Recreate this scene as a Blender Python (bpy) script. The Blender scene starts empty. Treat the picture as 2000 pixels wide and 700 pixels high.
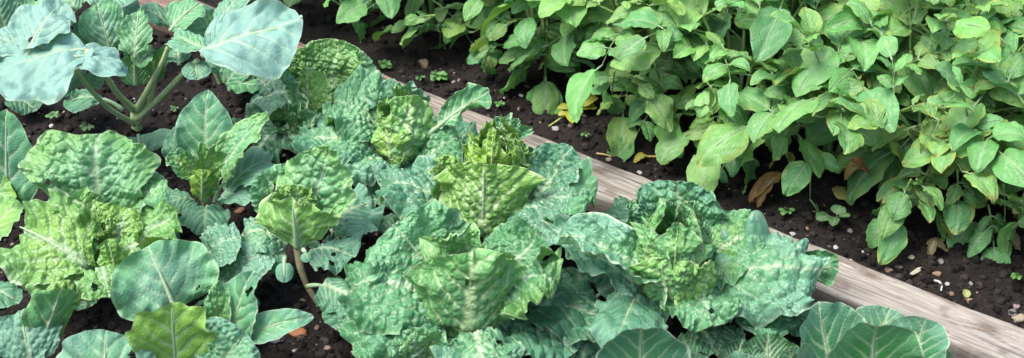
import bpy, math, random
import numpy as np
from mathutils import Vector

# ------------------------------------------------------------------ camera, world, sun, exposure
scn = bpy.context.scene
CAM_H = 1.6
PITCH = math.radians(37.0)
FPX = 2000 * 50.0 / 36.0            # focal length in photo pixels
cam_d = bpy.data.cameras.new('camera')
cam_d.lens = 50.0; cam_d.sensor_width = 36.0
cam_d.clip_start = 0.05; cam_d.clip_end = 500.0
cam_d.dof.use_dof = True; cam_d.dof.focus_distance = 2.45; cam_d.dof.aperture_fstop = 5.6
cam = bpy.data.objects.new('camera', cam_d)
scn.collection.objects.link(cam)
cam.location = (0, 0, CAM_H)
cam.rotation_euler = (math.pi / 2 - PITCH, 0, 0)
scn.camera = cam

SUN_EL, SUN_AZ = math.radians(64), math.radians(-105)
world = bpy.data.worlds.new('World'); scn.world = world
world.use_nodes = True
wn = world.node_tree
bg = wn.nodes['Background']
sky = wn.nodes.new('ShaderNodeTexSky')
sky.sky_type = 'NISHITA'; sky.sun_disc = False
sky.sun_elevation = SUN_EL; sky.sun_rotation = SUN_AZ
sky.air_density = 1.0; sky.dust_density = 4.0; sky.ozone_density = 1.0
wn.links.new(sky.outputs[0], bg.inputs[0])
bg.inputs[1].default_value = 0.14
sun_d = bpy.data.lights.new('sun', 'SUN')
sun_d.energy = 1.8; sun_d.angle = math.radians(28); sun_d.color = (1.0, 0.96, 0.9)
sun = bpy.data.objects.new('sun', sun_d)
scn.collection.objects.link(sun)
sdir = Vector((math.sin(SUN_AZ) * math.cos(SUN_EL), math.cos(SUN_AZ) * math.cos(SUN_EL), math.sin(SUN_EL)))
sun.rotation_euler = sdir.to_track_quat('Z', 'Y').to_euler()
vs = scn.view_settings
vs.view_transform = 'Standard'; vs.look = 'None'; vs.gamma = 1.0; vs.use_curve_mapping = False
vs.exposure = 1.12

# ------------------------------------------------------------------ helpers
_F = np.array([0, math.cos(PITCH), -math.sin(PITCH)])
_U = np.array([0, math.sin(PITCH), math.cos(PITCH)])
_R = np.array([1.0, 0, 0])
_C = np.array([0, 0, CAM_H])

def P(px, py, z=0.0):
    """world point at height z that stands at that place of the photograph (2000 x 700)"""
    d = _F + _R * ((px - 1000) / FPX) - _U * ((py - 350) / FPX)
    return _C + d * ((z - CAM_H) / d[2])

def mpp(p):                           # metres per photo pixel at a point
    return float(np.dot(p - _C, _F)) / FPX

_rng = np.random.RandomState(7)
_T = _rng.rand(256, 256)
def vn(x, y, s=0):                    # value noise -1..1
    x = np.asarray(x, float) + s * 17.37; y = np.asarray(y, float) + s * 31.91
    xi = np.floor(x).astype(int); yi = np.floor(y).astype(int)
    fx = x - xi; fy = y - yi
    fx = fx * fx * (3 - 2 * fx); fy = fy * fy * (3 - 2 * fy)
    a = _T[xi & 255, yi & 255]; b = _T[(xi + 1) & 255, yi & 255]
    c = _T[xi & 255, (yi + 1) & 255]; d = _T[(xi + 1) & 255, (yi + 1) & 255]
    return 2 * ((a * (1 - fx) + b * fx) * (1 - fy) + (c * (1 - fx) + d * fx) * fy) - 1
def fbm(x, y, s=0, o=4, g=0.5):
    t = 0; a = 1; n = 0
    for k in range(o):
        t = t + a * vn(np.asarray(x) * 2 ** k, np.asarray(y) * 2 ** k, s + k * 3); n += a; a *= g
    return t / n
def sst(a, b, x):
    t = np.clip((x - a) / (b - a), 0, 1); return t * t * (3 - 2 * t)

def cells(x, y, sp, s):
    """jittered cell pattern: distance to nearest cell centre and to the cell border"""
    xi = np.floor(x / sp).astype(int); yi = np.floor(y / sp).astype(int)
    d1 = np.full(x.shape, 9.9); d2 = np.full(x.shape, 9.9)
    for i in (-1, 0, 1):
        for j in (-1, 0, 1):
            cx = xi + i; cy = yi + j
            jx = _T[(cx + s * 7) & 255, (cy + s * 13) & 255]; jy = _T[(cx + 91 + s * 5) & 255, (cy + 47 + s * 3) & 255]
            d = np.hypot(x / sp - (cx + 0.1 + 0.8 * jx), y / sp - (cy + 0.1 + 0.8 * jy))
            nd1 = np.minimum(d1, d); d2 = np.minimum(d2, np.maximum(d1, d)); d1 = nd1
    return d1, d2

class M:
    """collects vertices, quads, uv and colour for one mesh"""
    def __init__(s): s.v = []; s.f = []; s.t = []; s.c = []; s.uv = []; s.n = 0
    def grid(s, P3, col, uv, closed=False, hole=None):      # P3: (nu,nv,3)
        nu, nv = P3.shape[:2]
        idx = np.arange(nu * nv).reshape(nu, nv) + s.n
        if closed:
            idx = np.concatenate([idx, idx[:, :1]], 1)
        a = idx[:-1, :-1]; b = idx[:-1, 1:]; c = idx[1:, 1:]; d = idx[1:, :-1]
        Fq = np.stack([a, b, c, d], -1).reshape(-1, 4)
        if hole is not None: Fq = Fq[~(hole[:-1, :-1] | hole[1:, 1:]).ravel()]
        s.f.append(Fq)
        s.v.append(P3.reshape(-1, 3)); s.c.append(np.broadcast_to(col, P3.shape).reshape(-1, 3).astype(float)); s.uv.append(uv.reshape(-1, 2))
        s.n += nu * nv
    def tris(s, V, F, col):
        V = np.asarray(V, float)
        s.t.append(np.asarray(F) + s.n); s.v.append(V)
        s.c.append(np.broadcast_to(col, V.shape).astype(float)); s.uv.append(V[:, :2].copy()); s.n += len(V)
    def tube(s, pts, rad, col, k=8, cap=True):
        pts = np.asarray(pts, float); n = len(pts)
        rad = np.broadcast_to(rad, (n,))
        T = np.gradient(pts, axis=0); T /= np.linalg.norm(T, axis=1)[:, None] + 1e-9
        up = np.array([0.31, 0.17, 0.93]) if abs(T[0][2]) < 0.8 else np.array([1.0, 0.1, 0])
        A = np.cross(T, up); A /= np.linalg.norm(A, axis=1)[:, None] + 1e-9
        B = np.cross(T, A)
        an = np.linspace(0, 2 * math.pi, k, endpoint=False)
        ring = A[:, None] * np.cos(an)[None, :, None] + B[:, None] * np.sin(an)[None, :, None]
        r = np.array(rad, float).copy()
        Q = pts[:, None] + ring * r[:, None, None]
        if cap:
            Q = np.concatenate([np.repeat(pts[:1, None], k, 1), Q, np.repeat(pts[-1:, None], k, 1)], 0)
            col = np.asarray(col, float)
            if col.ndim == 2: col = np.concatenate([col[:1], col, col[-1:]], 0)
        col = np.asarray(col, float)
        if col.ndim == 2: col = np.repeat(col[:, None], k, 1)
        L = np.linspace(0, 1, Q.shape[0])[:, None] * np.linalg.norm(pts[-1] - pts[0])
        uv = np.stack(np.broadcast_arrays(L, an[None] * 0.003), -1)
        s.grid(Q, col, uv, closed=True)
    def build(s, name, mat, parent=None, origin=(0, 0, 0), smooth=True):
        V = np.concatenate(s.v) - np.asarray(origin)
        me = bpy.data.meshes.new(name)
        me.vertices.add(len(V)); me.vertices.foreach_set('co', V.ravel())
        Q = np.concatenate(s.f) if s.f else np.zeros((0, 4), int)
        Tt = np.concatenate(s.t) if s.t else np.zeros((0, 3), int)
        lv = np.concatenate([Q.ravel(), Tt.ravel()]).astype(np.int32)
        ls = np.concatenate([np.arange(len(Q)) * 4, len(Q) * 4 + np.arange(len(Tt)) * 3]).astype(np.int32)
        me.loops.add(len(lv)); me.loops.foreach_set('vertex_index', lv)
        me.polygons.add(len(ls)); me.polygons.foreach_set('loop_start', ls)
        me.update(calc_edges=True)
        me.polygons.foreach_set('use_smooth', np.full(len(ls), smooth))
        uvl = me.uv_layers.new(name='uv'); U = np.concatenate(s.uv)
        uvl.data.foreach_set('uv', U[lv].ravel())
        ca = me.color_attributes.new('pigment', 'FLOAT_COLOR', 'POINT')
        Cc = np.concatenate(s.c); Cc = np.concatenate([np.clip(Cc, 0, 1), np.ones((len(Cc), 1))], 1)
        ca.data.foreach_set('color', Cc.ravel())
        me.materials.append(mat)
        me.validate(); me.update()
        o = bpy.data.objects.new(name, me); scn.collection.objects.link(o)
        if parent is not None: o.parent = parent
        return o

def tag(o, label=None, cat=None, group=None, kind=None):
    if label: o['label'] = label
    if cat: o['category'] = cat
    if group: o['group'] = group
    if kind: o['kind'] = kind
    return o
def thing(name, loc, label, cat, group=None):
    o = bpy.data.objects.new(name, None); o.empty_display_size = 0.05
    scn.collection.objects.link(o); o.location = tuple(loc)
    return tag(o, label, cat, group)

# ------------------------------------------------------------------ materials
def node(nt, t, **kw):
    n = nt.nodes.new(t)
    for k, v in kw.items():
        if k in n.inputs: n.inputs[k].default_value = v
        else: setattr(n, k, v)
    return n
def leaf_material(name, rough, transl, tcol, bump1, sc1, bump2, sc2, spec=0.5, mott=0.2, back=(1.05, 1.12, 0.95), coat=0.0):
    m = bpy.data.materials.new(name); m.use_nodes = True; nt = m.node_tree; L = nt.links
    b = nt.nodes['Principled BSDF']; out = nt.nodes['Material Output']
    at = node(nt, 'ShaderNodeAttribute', attribute_name='pigment')
    uv = node(nt, 'ShaderNodeUVMap', uv_map='uv')
    n1 = node(nt, 'ShaderNodeTexNoise', Scale=sc1, Detail=5.0, Roughness=0.6); L.new(uv.outputs[0], n1.inputs['Vector'])
    n0 = node(nt, 'ShaderNodeTexNoise', Scale=sc1 * 0.16, Detail=3.0); L.new(uv.outputs[0], n0.inputs['Vector'])
    v2 = node(nt, 'ShaderNodeTexVoronoi', Scale=sc2, feature='DISTANCE_TO_EDGE'); L.new(uv.outputs[0], v2.inputs['Vector'])
    mr = node(nt, 'ShaderNodeMapRange'); mr.inputs['From Min'].default_value = 0.3; mr.inputs['From Max'].default_value = 0.7
    mr.inputs['To Min'].default_value = 1 - mott; mr.inputs['To Max'].default_value = 1 + mott
    ad = node(nt, 'ShaderNodeMath', operation='ADD'); L.new(n1.outputs[0], ad.inputs[0]); L.new(n0.outputs[0], ad.inputs[1])
    hf = node(nt, 'ShaderNodeMath', operation='MULTIPLY'); hf.inputs[1].default_value = 0.5; L.new(ad.outputs[0], hf.inputs[0])
    L.new(hf.outputs[0], mr.inputs['Value'])
    mu = node(nt, 'ShaderNodeVectorMath', operation='SCALE'); L.new(at.outputs['Color'], mu.inputs[0]); L.new(mr.outputs[0], mu.inputs['Scale'])
    # fine pale vein net
    vm = node(nt, 'ShaderNodeMapRange'); vm.inputs['From Min'].default_value = 0.0; vm.inputs['From Max'].default_value = 0.11
    vm.inputs['To Min'].default_value = 0.09; vm.inputs['To Max'].default_value = 0.0; L.new(v2.outputs[0], vm.inputs['Value'])
    mx = node(nt, 'ShaderNodeMix', data_type='RGBA'); mx.inputs[7].default_value = (0.30, 0.44, 0.22, 1)
    L.new(vm.outputs[0], mx.inputs[0]); L.new(mu.outputs[0], mx.inputs[6])
    geo = node(nt, 'ShaderNodeNewGeometry')
    bk = node(nt, 'ShaderNodeVectorMath', operation='MULTIPLY'); bk.inputs[1].default_value = back; L.new(mx.outputs[2], bk.inputs[0])
    sd = node(nt, 'ShaderNodeMix', data_type='RGBA'); L.new(geo.outputs['Backfacing'], sd.inputs[0]); L.new(mx.outputs[2], sd.inputs[6]); L.new(bk.outputs[0], sd.inputs[7])
    L.new(sd.outputs[2], b.inputs['Base Color'])
    rr = node(nt, 'ShaderNodeMapRange'); rr.inputs['From Min'].default_value = 0.3; rr.inputs['From Max'].default_value = 0.7
    rr.inputs['To Min'].default_value = rough - 0.26; rr.inputs['To Max'].default_value = rough + 0.14
    L.new(n1.outputs[0], rr.inputs['Value']); L.new(rr.outputs[0], b.inputs['Roughness'])
    b.inputs['Specular IOR Level'].default_value = spec
    b1 = node(nt, 'ShaderNodeBump', Distance=bump1, Strength=1.0); L.new(n1.outputs[0], b1.inputs['Height'])
    sm = node(nt, 'ShaderNodeMapRange', interpolation_type='SMOOTHSTEP'); sm.inputs['From Max'].default_value = 0.35; L.new(v2.outputs[0], sm.inputs['Value'])
    b2 = node(nt, 'ShaderNodeBump', Distance=bump2, Strength=1.0); L.new(sm.outputs[0], b2.inputs['Height']); L.new(b1.outputs[0], b2.inputs['Normal'])
    L.new(b2.outputs[0], b.inputs['Normal'])
    tr = node(nt, 'ShaderNodeBsdfTranslucent'); L.new(b1.outputs[0], tr.inputs['Normal'])
    tm = node(nt, 'ShaderNodeVectorMath', operation='MULTIPLY'); tm.inputs[1].default_value = tcol; L.new(sd.outputs[2], tm.inputs[0]); L.new(tm.outputs[0], tr.inputs['Color'])
    ms = node(nt, 'ShaderNodeMixShader'); ms.inputs[0].default_value = transl
    L.new(b.outputs[0], ms.inputs[1]); L.new(tr.outputs[0], ms.inputs[2]); L.new(ms.outputs[0], out.inputs['Surface'])
    return m
def plain_material(name, rough=0.8, bump=0.001, scale=60, mott=0.3, spec=0.3, coord='Object'):
    m = bpy.data.materials.new(name); m.use_nodes = True; nt = m.node_tree; L = nt.links
    b = nt.nodes['Principled BSDF']
    at = node(nt, 'ShaderNodeAttribute', attribute_name='pigment')
    tc = node(nt, 'ShaderNodeTexCoord')
    n1 = node(nt, 'ShaderNodeTexNoise', Scale=float(scale), Detail=6.0, Roughness=0.65); L.new(tc.outputs[coord], n1.inputs['Vector'])
    mr = node(nt, 'ShaderNodeMapRange'); mr.inputs['From Min'].default_value = 0.3; mr.inputs['From Max'].default_value = 0.7
    mr.inputs['To Min'].default_value = 1 - mott; mr.inputs['To Max'].default_value = 1 + mott; L.new(n1.outputs[0], mr.inputs['Value'])
    mu = node(nt, 'ShaderNodeVectorMath', operation='SCALE'); L.new(at.outputs['Color'], mu.inputs[0]); L.new(mr.outputs[0], mu.inputs['Scale'])
    L.new(mu.outputs[0], b.inputs['Base Color']); b.inputs['Roughness'].default_value = rough
    b.inputs['Specular IOR Level'].default_value = spec
    b1 = node(nt, 'ShaderNodeBump', Distance=bump, Strength=1.0); L.new(n1.outputs[0], b1.inputs['Height']); L.new(b1.outputs[0], b.inputs['Normal'])
    return m
MAT = {
 'savoy': leaf_material('savoy_leaf', 0.50, 0.16, (1.25, 1.25, 0.55), 0.0010, 70.0, 0.0008, 120.0, 0.6, 0.2, (1.08, 1.06, 0.85)),
 'waxy': leaf_material('waxy_leaf', 0.62, 0.14, (1.15, 1.2, 0.6), 0.0006, 45.0, 0.0004, 170.0, 0.42, 0.08, (1.08, 1.05, 0.85)),
 'potato': leaf_material('potato_leaf', 0.50, 0.22, (1.3, 1.25, 0.5), 0.0006, 110.0, 0.0006, 240.0, 0.4, 0.10, (1.1, 1.1, 1.0)),
 'stem': plain_material('green_stem', 0.5, 0.0006, 120, 0.15, 0.4),
 'soil': plain_material('dark_soil', 0.95, 0.004, 160, 0.45, 0.15),
 'stone': plain_material('pebble_stone', 0.75, 0.0006, 150, 0.25, 0.3),
 'dry': plain_material('dry_litter', 0.8, 0.001, 110, 0.3, 0.2),
}
m = bpy.data.materials.new('water_drop'); m.use_nodes = True
b = m.node_tree.nodes['Principled BSDF']; b.inputs['Roughness'].default_value = 0.02; b.inputs['IOR'].default_value = 1.33
b.inputs['Transmission Weight'].default_value = 1.0; b.inputs['Base Color'].default_value = (1, 1, 1, 1); MAT['water'] = m

# ------------------------------------------------------------------ the leaf builder
def bez(p0, p1, p2, p3, t):
    t = t[:, None]; return (1-t)**3*p0 + 3*(1-t)**2*t*p1 + 3*(1-t)*t*t*p2 + t**3*p3
PAL = {
 'BG': (0.145, 0.335, 0.225), 'BM': (0.070, 0.230, 0.130), 'BD': (0.034, 0.138, 0.072), 'SG': (0.068, 0.240, 0.093),
 'SL': (0.108, 0.315, 0.140), 'LG': (0.148, 0.345, 0.092), 'YG': (0.180, 0.365, 0.058), 'YY': (0.26, 0.41, 0.07),
 'CB': (0.045, 0.205, 0.09), 'KB': (0.195, 0.375, 0.315),
}
VEIN = (0.42, 0.57, 0.36)
DROPS = []
def prof(kind, u):
    if kind == 'round': s = u ** 0.92; h = (1 - np.abs(2*s-1) ** 2.3) ** 0.5
    elif kind == 'obov': s = u ** 1.45; h = (1 - np.abs(2*s-1) ** 2.3) ** 0.52
    elif kind == 'savoy': s = u ** 1.2; h = (1 - np.abs(2*s-1) ** 2.6) ** 0.5
    elif kind == 'wedge': s = u ** 1.5; h = (1 - np.abs(2*s-1) ** 2.6) ** 0.58
    elif kind == 'ovate': s = u ** 0.8; h = (1 - np.abs(2*s-1) ** 1.9) ** 0.75
    elif kind == 'potato': s = u ** 0.80; h = np.sin(np.pi * s) ** 0.68 * (1 - 0.12 * u)
    else: h = np.sin(np.pi * u) ** 0.7
    return np.maximum(h, 0.0)
_ls = [0]
def leaf_into(mb, base, tip, width, az=None, roll=0., arch=0.1, cup=0.6, cup2=None, kind='savoy', pet=0.0, col='SG', col2=None,
              blis=0.0, cell=0.018, ruf=0.0, rfreq=7.0, lobe=0.02, lfreq=6.0, und=0.012, vein=1.0, rim=0.0, vsp=0.165, vslope=0.75,
              mid=0.006, nu=64, nv=48, seed=None, holes=0, spots=0.0, tipc=None, curl=0.0, furrow=0.0, drops=0, skew=0.0, asym=0.0, vw=1.0, nets=None):
    if nets is None: nets = 0.08 if blis else 0.02
    ruf = ruf * min(1.15, width / 0.17)
    _ls[0] += 1; sd = _ls[0] if seed is None else seed
    base = np.asarray(base, float); tip = np.asarray(tip, float)
    ch = tip - base; Lc = np.linalg.norm(ch); Tc = ch / Lc
    if az is None: out = np.array([ch[0], ch[1], 0]); out /= np.linalg.norm(out) + 1e-9
    else: out = np.array([math.cos(math.radians(az)), math.sin(math.radians(az)), 0])
    S = np.array([out[1], -out[0], 0.0]); S = S - Tc * np.dot(S, Tc); S /= np.linalg.norm(S)
    r = math.radians(roll); S = S * math.cos(r) + np.cross(Tc, S) * math.sin(r)
    N = np.cross(S, Tc)
    side = S * skew * Lc
    p1 = base + ch * 0.33 + N * arch * Lc * 1.33 + side; p2 = base + ch * (0.68 + 0.10 * curl) + N * (arch * 1.33 + curl) * Lc + side
    t = np.linspace(0, 1, 41); C = bez(base, p1, p2, tip, t)
    seg = np.linalg.norm(np.diff(C, axis=0), axis=1); al = np.concatenate([[0], np.cumsum(seg)]); Ltot = al[-1]
    y0 = pet * Ltot; Lb = Ltot - y0; W = width / 2
    u = (1 - np.cos(np.linspace(0.03, 0.985, nu) * math.pi)) / 2
    v = np.linspace(-1, 1, nv | 1)
    v = np.sign(v) * np.abs(v) ** 0.85
    hw = np.maximum(prof(kind, u), 0.02) * W
    Y = np.repeat((u * Lb)[:, None], len(v), 1); X = hw[:, None] * v[None]
    X = X * (1 + asym * np.sign(X))
    # outline: lobes and scallops
    yc = 0.45 * Lb
    ang = np.arctan2(X / W, (Y - yc) / (0.5 * Lb)); rr = np.hypot(X / W, (Y - yc) / (0.55 * Lb))
    lo = 1 + lobe * rr ** 2 * (vn(np.cos(ang) * lfreq * 0.5 + 50, np.sin(ang) * lfreq * 0.5 + 50, sd) * 1.6 + 0.4 * vn(np.cos(ang) * lfreq * 1.1 + 9, np.sin(ang) * lfreq * 1.1 + 9, sd + 5))
    if blis: lo = lo + 0.012 * sst(0.6, 1, rr) * vn(np.cos(ang) * 9, np.sin(ang) * 9, sd + 31) + 0.010 * sst(0.6, 1, rr) * vn(np.cos(ang) * 17, np.sin(ang) * 17, sd + 33)
    X = X * lo; Y = yc + (Y - yc) * lo
    # veins
    wx = X + 0.08 * W * fbm(X / W * 2, Y / W * 2, sd, 3); wy = Y + (0.07 if vw > 1.05 else 0.13) * W * fbm(X / W * 1.6 + 9, Y / W * 1.6, sd + 1, 3) * np.clip(np.abs(X) / W * 2, 0.15, 1)
    ax = np.abs(wx); sgn = np.where(wx > 0, 0.5, 0.0)
    sp = vsp * Lb
    ph = (wy - vslope * ax - 0.6 * ax * ax / W) / sp + sgn
    dl = np.abs(ph - np.round(ph)) * sp / math.hypot(1, vslope)
    inside = (np.round(ph) * sp > -0.9 * Lb) & (np.round(ph) < 0.93 / vsp)
    wl = 0.0021 * vw * (1.35 - 0.9 * np.clip(rr, 0, 1)) * (W / 0.09) ** 0.4
    lat = np.exp(-(dl / wl) ** 2) * inside
    wm = mid * (1.0 - 0.8 * np.clip(Y / Lb, 0, 1)) * 0.8
    md = np.exp(-(X / wm) ** 2)
    d1, d2 = cells(wx + 3, wy + 5, cell, sd % 60)
    e = d2 - d1                                        # 0 at the border of a cell
    net = np.exp(-(e / 0.10) ** 2)
    edge = 1 - sst(0.86, 1.0, np.abs(v))[None] * np.ones_like(X)
    z = np.zeros_like(X)
    soft = sst(0.0, 0.12, dl / (0.5 * sp)) 
    if blis:
        f1, f2 = cells(wx + 1.3 + 0.004 * vn(X / 0.02, Y / 0.02, sd), wy + 2.7, cell * 0.45, (sd + 17) % 60)
        z += blis * (0.42 * sst(0, 0.4, e) + 0.42 * (1 - np.minimum(d1, 1) ** 2) + 0.30 * soft + 0.28 * sst(0, 0.45, f2 - f1) * (0.5 + 0.5 * sst(0, 0.4, e))) * (0.6 + 0.4 * edge) * (0.75 + 0.5 * vn(X / W * 2 + 4, Y / W * 2, sd + 2))
    if furrow: z += furrow * (0.55 * sst(0.0, 0.45, dl / (0.5 * sp)) + (0.5 * sst(0, 0.45, e) if blis else 0)) * np.clip(1.1 - rr * 0.5, 0, 1) * sst(0, 0.1, np.abs(X) / W)
    z += und * W / 0.09 * fbm(X / W * 1.5 + sd, Y / W * 1.5, sd + 3, 3) * (0.4 + rr)
    z += ruf * np.clip(rr, 0, 1.15) ** 4 * (vn(np.cos(ang) * rfreq * 0.5 + 20, np.sin(ang) * rfreq * 0.5 + 20, sd + 7) * 1.5 + 0.3 * vn(np.cos(ang) * rfreq * 1.1, np.sin(ang) * rfreq * 1.1 + 20, sd + 8))
    z += ruf * 0.22 * sst(0.72, 1.0, rr) * vn(np.cos(ang) * rfreq * 1.7 + 5, np.sin(ang) * rfreq * 1.7 + 5, sd + 21) * (2.0 if blis else 0.6)
    z -= 0.25 * mid * md
    # map on to the bent surface
    s_ = (Y + y0)
    tt = np.interp(s_, al, t); ex = np.where(s_ > Ltot, s_ - Ltot, np.where(s_ < 0, s_, 0))
    tf = tt.ravel(); Cp = bez(base, p1, p2, tip, tf); 
    dt = 1e-3; D = bez(base, p1, p2, tip, np.minimum(tf + dt, 1)) - bez(base, p1, p2, tip, np.maximum(tf - dt, 0)); D /= np.linalg.norm(D, axis=1)[:, None]
    Cp = Cp + D * ex.ravel()[:, None]
    Nn = np.cross(np.broadcast_to(S, D.shape), D); Nn /= np.linalg.norm(Nn, axis=1)[:, None]; Sn = np.cross(D, Nn)
    c2 = cup if cup2 is None else cup2
    cc = (cup + (c2 - cup) * np.clip(Y / Lb, 0, 1)); k = cc / W; k = np.where(np.abs(k) < 1e-3, 1e-3, k)
    th = k * X
    xo = np.sin(th) / k; zo = (1 - np.cos(th)) / k
    xo = xo - np.sin(th) * z; zo = zo + np.cos(th) * z
    Q = Cp + Sn * xo.ravel()[:, None] + Nn * zo.ravel()[:, None]
    Q = Q.reshape(X.shape + (3,))
    # pigment
    c = np.array(PAL[col] if isinstance(col, str) else col); 
    cx = c if col2 is None else np.array(PAL[col2] if isinstance(col2, str) else col2)
    g = sst(0.2, 1.1, rr + 0.25 * fbm(X / W * 2, Y / W * 2, sd + 9, 3))[..., None]
    colr = c * (1 - g) + cx * g
    colr = colr * (1 + 0.10 * fbm(X / 0.02, Y / 0.02, sd + 11, 3)[..., None])
    vs_ = np.clip(0.9 * md + (0.5 if blis > 0 else 0.95) * lat * (1.15 - 0.55 * rr) + nets * net, 0, 1) * vein
    colr = colr * (1 - vs_[..., None]) + np.array(VEIN) * vs_[..., None]
    if rim:
        rm = rim * sst(0.92, 0.97, np.maximum(np.abs(v)[None] * np.ones_like(X), u[:, None] ** 3 * np.ones_like(X)))
        colr = colr * (1 - rm[..., None]) + np.array((0.5, 0.6, 0.42)) * rm[..., None]
    if spots:
        q = sst(0.30, 0.6, 0.8 * fbm(X / 0.011, Y / 0.011, sd + 13, 3) + 1.3 * (rr - 0.8) + spots * 0.6 - 0.5)
        colr = colr * (1 - q[..., None] * 0.8) + np.array((0.30, 0.17, 0.06)) * q[..., None] * 0.8
        yl = sst(0.6, 1.05, rr + 0.3 * vn(X / W * 3, Y / W * 3, sd + 14))[..., None] * min(1, spots) * 0.6
        colr = colr * (1 - yl) + np.array((0.42, 0.40, 0.08)) * yl
    hm = None
    if holes:
        hr = np.random.RandomState(sd); hm = np.zeros(X.shape, bool)
        for _ in range(holes):
            a_ = hr.uniform(0, 6.28); q_ = hr.uniform(0.35, 1.0); hx = math.sin(a_) * q_ * W * 0.9; hy = yc + math.cos(a_) * q_ * Lb * 0.5; hr_ = hr.uniform(0.0025, 0.006)
            hm |= np.hypot(X - hx, (Y - hy) * 0.8) < hr_ * (1 + 0.5 * vn(X / 0.004, Y / 0.004, sd))
    mb.grid(Q, colr, np.stack([X + sd * 0.37, Y + sd * 0.11], -1), hole=hm)
    # petiole and midrib (raised on the underside)
    n = 18; tt = np.linspace(0, 0.93, n); Cm = bez(base, p1, p2, tip, tt)
    D = np.gradient(Cm, axis=0); D /= np.linalg.norm(D, axis=1)[:, None]
    Nn = np.cross(np.broadcast_to(S, D.shape), D)
    rad = mid * 0.62 * (1 - 0.85 * tt) * np.where(tt < pet, 1.0, 0.85)
    Cm = Cm - Nn * (rad * np.where(tt < pet, 0.0, 0.8))[:, None]
    cs = np.array(VEIN) * 0.8 + c * 0.25
    mb.tube(Cm, rad, cs, 7)
    for _ in range(drops):
        i = random.randrange(3, Q.shape[0] - 3); j = random.randrange(3, Q.shape[1] - 3)
        nn = np.cross(Q[i + 1, j] - Q[i - 1, j], Q[i, j + 1] - Q[i, j - 1]); nn /= np.linalg.norm(nn) + 1e-9
        if nn[2] < 0: nn = -nn
        if nn[2] > 0.5: DROPS.append((Q[i, j], nn, random.uniform(0.0014, 0.0042)))
    return Q

def cam_leaf(plant, spec, **dflt):
    """spec = (bx,by,bz, tx,ty,tz, width in photo pixels, options)"""
    bx, by, bz, tx, ty, tz, w = spec[:7]; o = dict(dflt)
    if len(spec) > 7: o.update(spec[7])
    b = P(bx, by, bz); t = P(tx, ty, tz)
    mt = o.pop('mat', 'savoy'); lb = o.pop('label', None); nm = o.pop('name', 'leaf')
    if w > 75 and 'holes' not in o: o['holes'] = random.choice((0, 0, 0, 1, 2))
    mb = M(); leaf_into(mb, b, t, w * mpp((b + t) / 2), **o)
    ob = mb.build(nm, MAT[mt], plant, plant.location)
    if lb: ob['label'] = lb
    return ob
def stalk(plant, pts, rad, col=(0.30, 0.42, 0.20), name='stem'):
    """pts = [(px,py,z)...]"""
    pp = np.array([P(*p) for p in pts]); n = 24
    t = np.linspace(0, len(pp) - 1, n); Q = np.stack([np.interp(t, range(len(pp)), pp[:, k]) for k in range(3)], 1)
    for _ in range(3): Q[1:-1] = (Q[:-2] + Q[2:] + 2 * Q[1:-1]) / 4
    r = np.interp(t, range(len(pp)), rad)
    r = r * (1 + 0.05 * vn(t * 3, t * 0, len(pts)))
    mb = M(); mb.tube(Q, r, np.array(col), 12); return mb.build(name, MAT['stem'], plant, plant.location)
def plant_at(name, px, py, label, cat, group=None):
    return thing(name, P(px, py, 0), label, cat, group)
def skirt(pl, n, r0, r1, z0, z1, w, a0=0, col='BD', mat='savoy', **o):
    c = np.array(pl.location)
    for i in range(n):
        a = math.radians(a0 + 360 * i / n + random.uniform(-12, 12)); R = 0.72 * r0 * random.uniform(0.85, 1.1)
        b = c + np.array([math.cos(a) * 0.02, math.sin(a) * 0.02, 0.05]); t = c + np.array([math.cos(a) * R, math.sin(a) * R, random.uniform(z0, z1)])
        mb = M(); d = dict(kind='savoy', cup=-0.3, arch=0.18, blis=0.006, ruf=0.012, col=col, vein=0.7, pet=0.12); d.update(o)
        leaf_into(mb, b, t, w * random.uniform(0.9, 1.1), **d)
        mb.build('leaf', MAT[mat], pl, pl.location)
def heart(pl, px, py, z, rad, h, n, col='YG', col2='LG', lean=(0, 0), **o):
    """cupped leaves closing round the growing point"""
    c = P(px, py, z)
    for i in range(n):
        f = 1 - i / n; a = math.radians(137.5 * i + 20)
        R = rad * (0.25 + 0.75 * f); d = np.array([math.cos(a), math.sin(a), 0])
        b = c + d * R * 0.35 - np.array([0, 0, h * 0.5]); t = c + d * R * (0.75 + 0.15 * random.random()) + np.array([lean[0], lean[1], h * (0.55 - 0.25 * f + 0.5 * (1 - f))])
        mb = M(); dd = dict(kind='savoy', az=math.degrees(a), cup=1.1, arch=-0.22, blis=0.006, cell=0.012, ruf=0.022, rim=0.4, nu=84, nv=64, col=col, col2=col2, mid=0.005); dd.update(o)
        leaf_into(mb, b, t, R * 2.0, **dd)
        mb.build('heart_leaf', MAT['savoy'], pl, pl.location)

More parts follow.
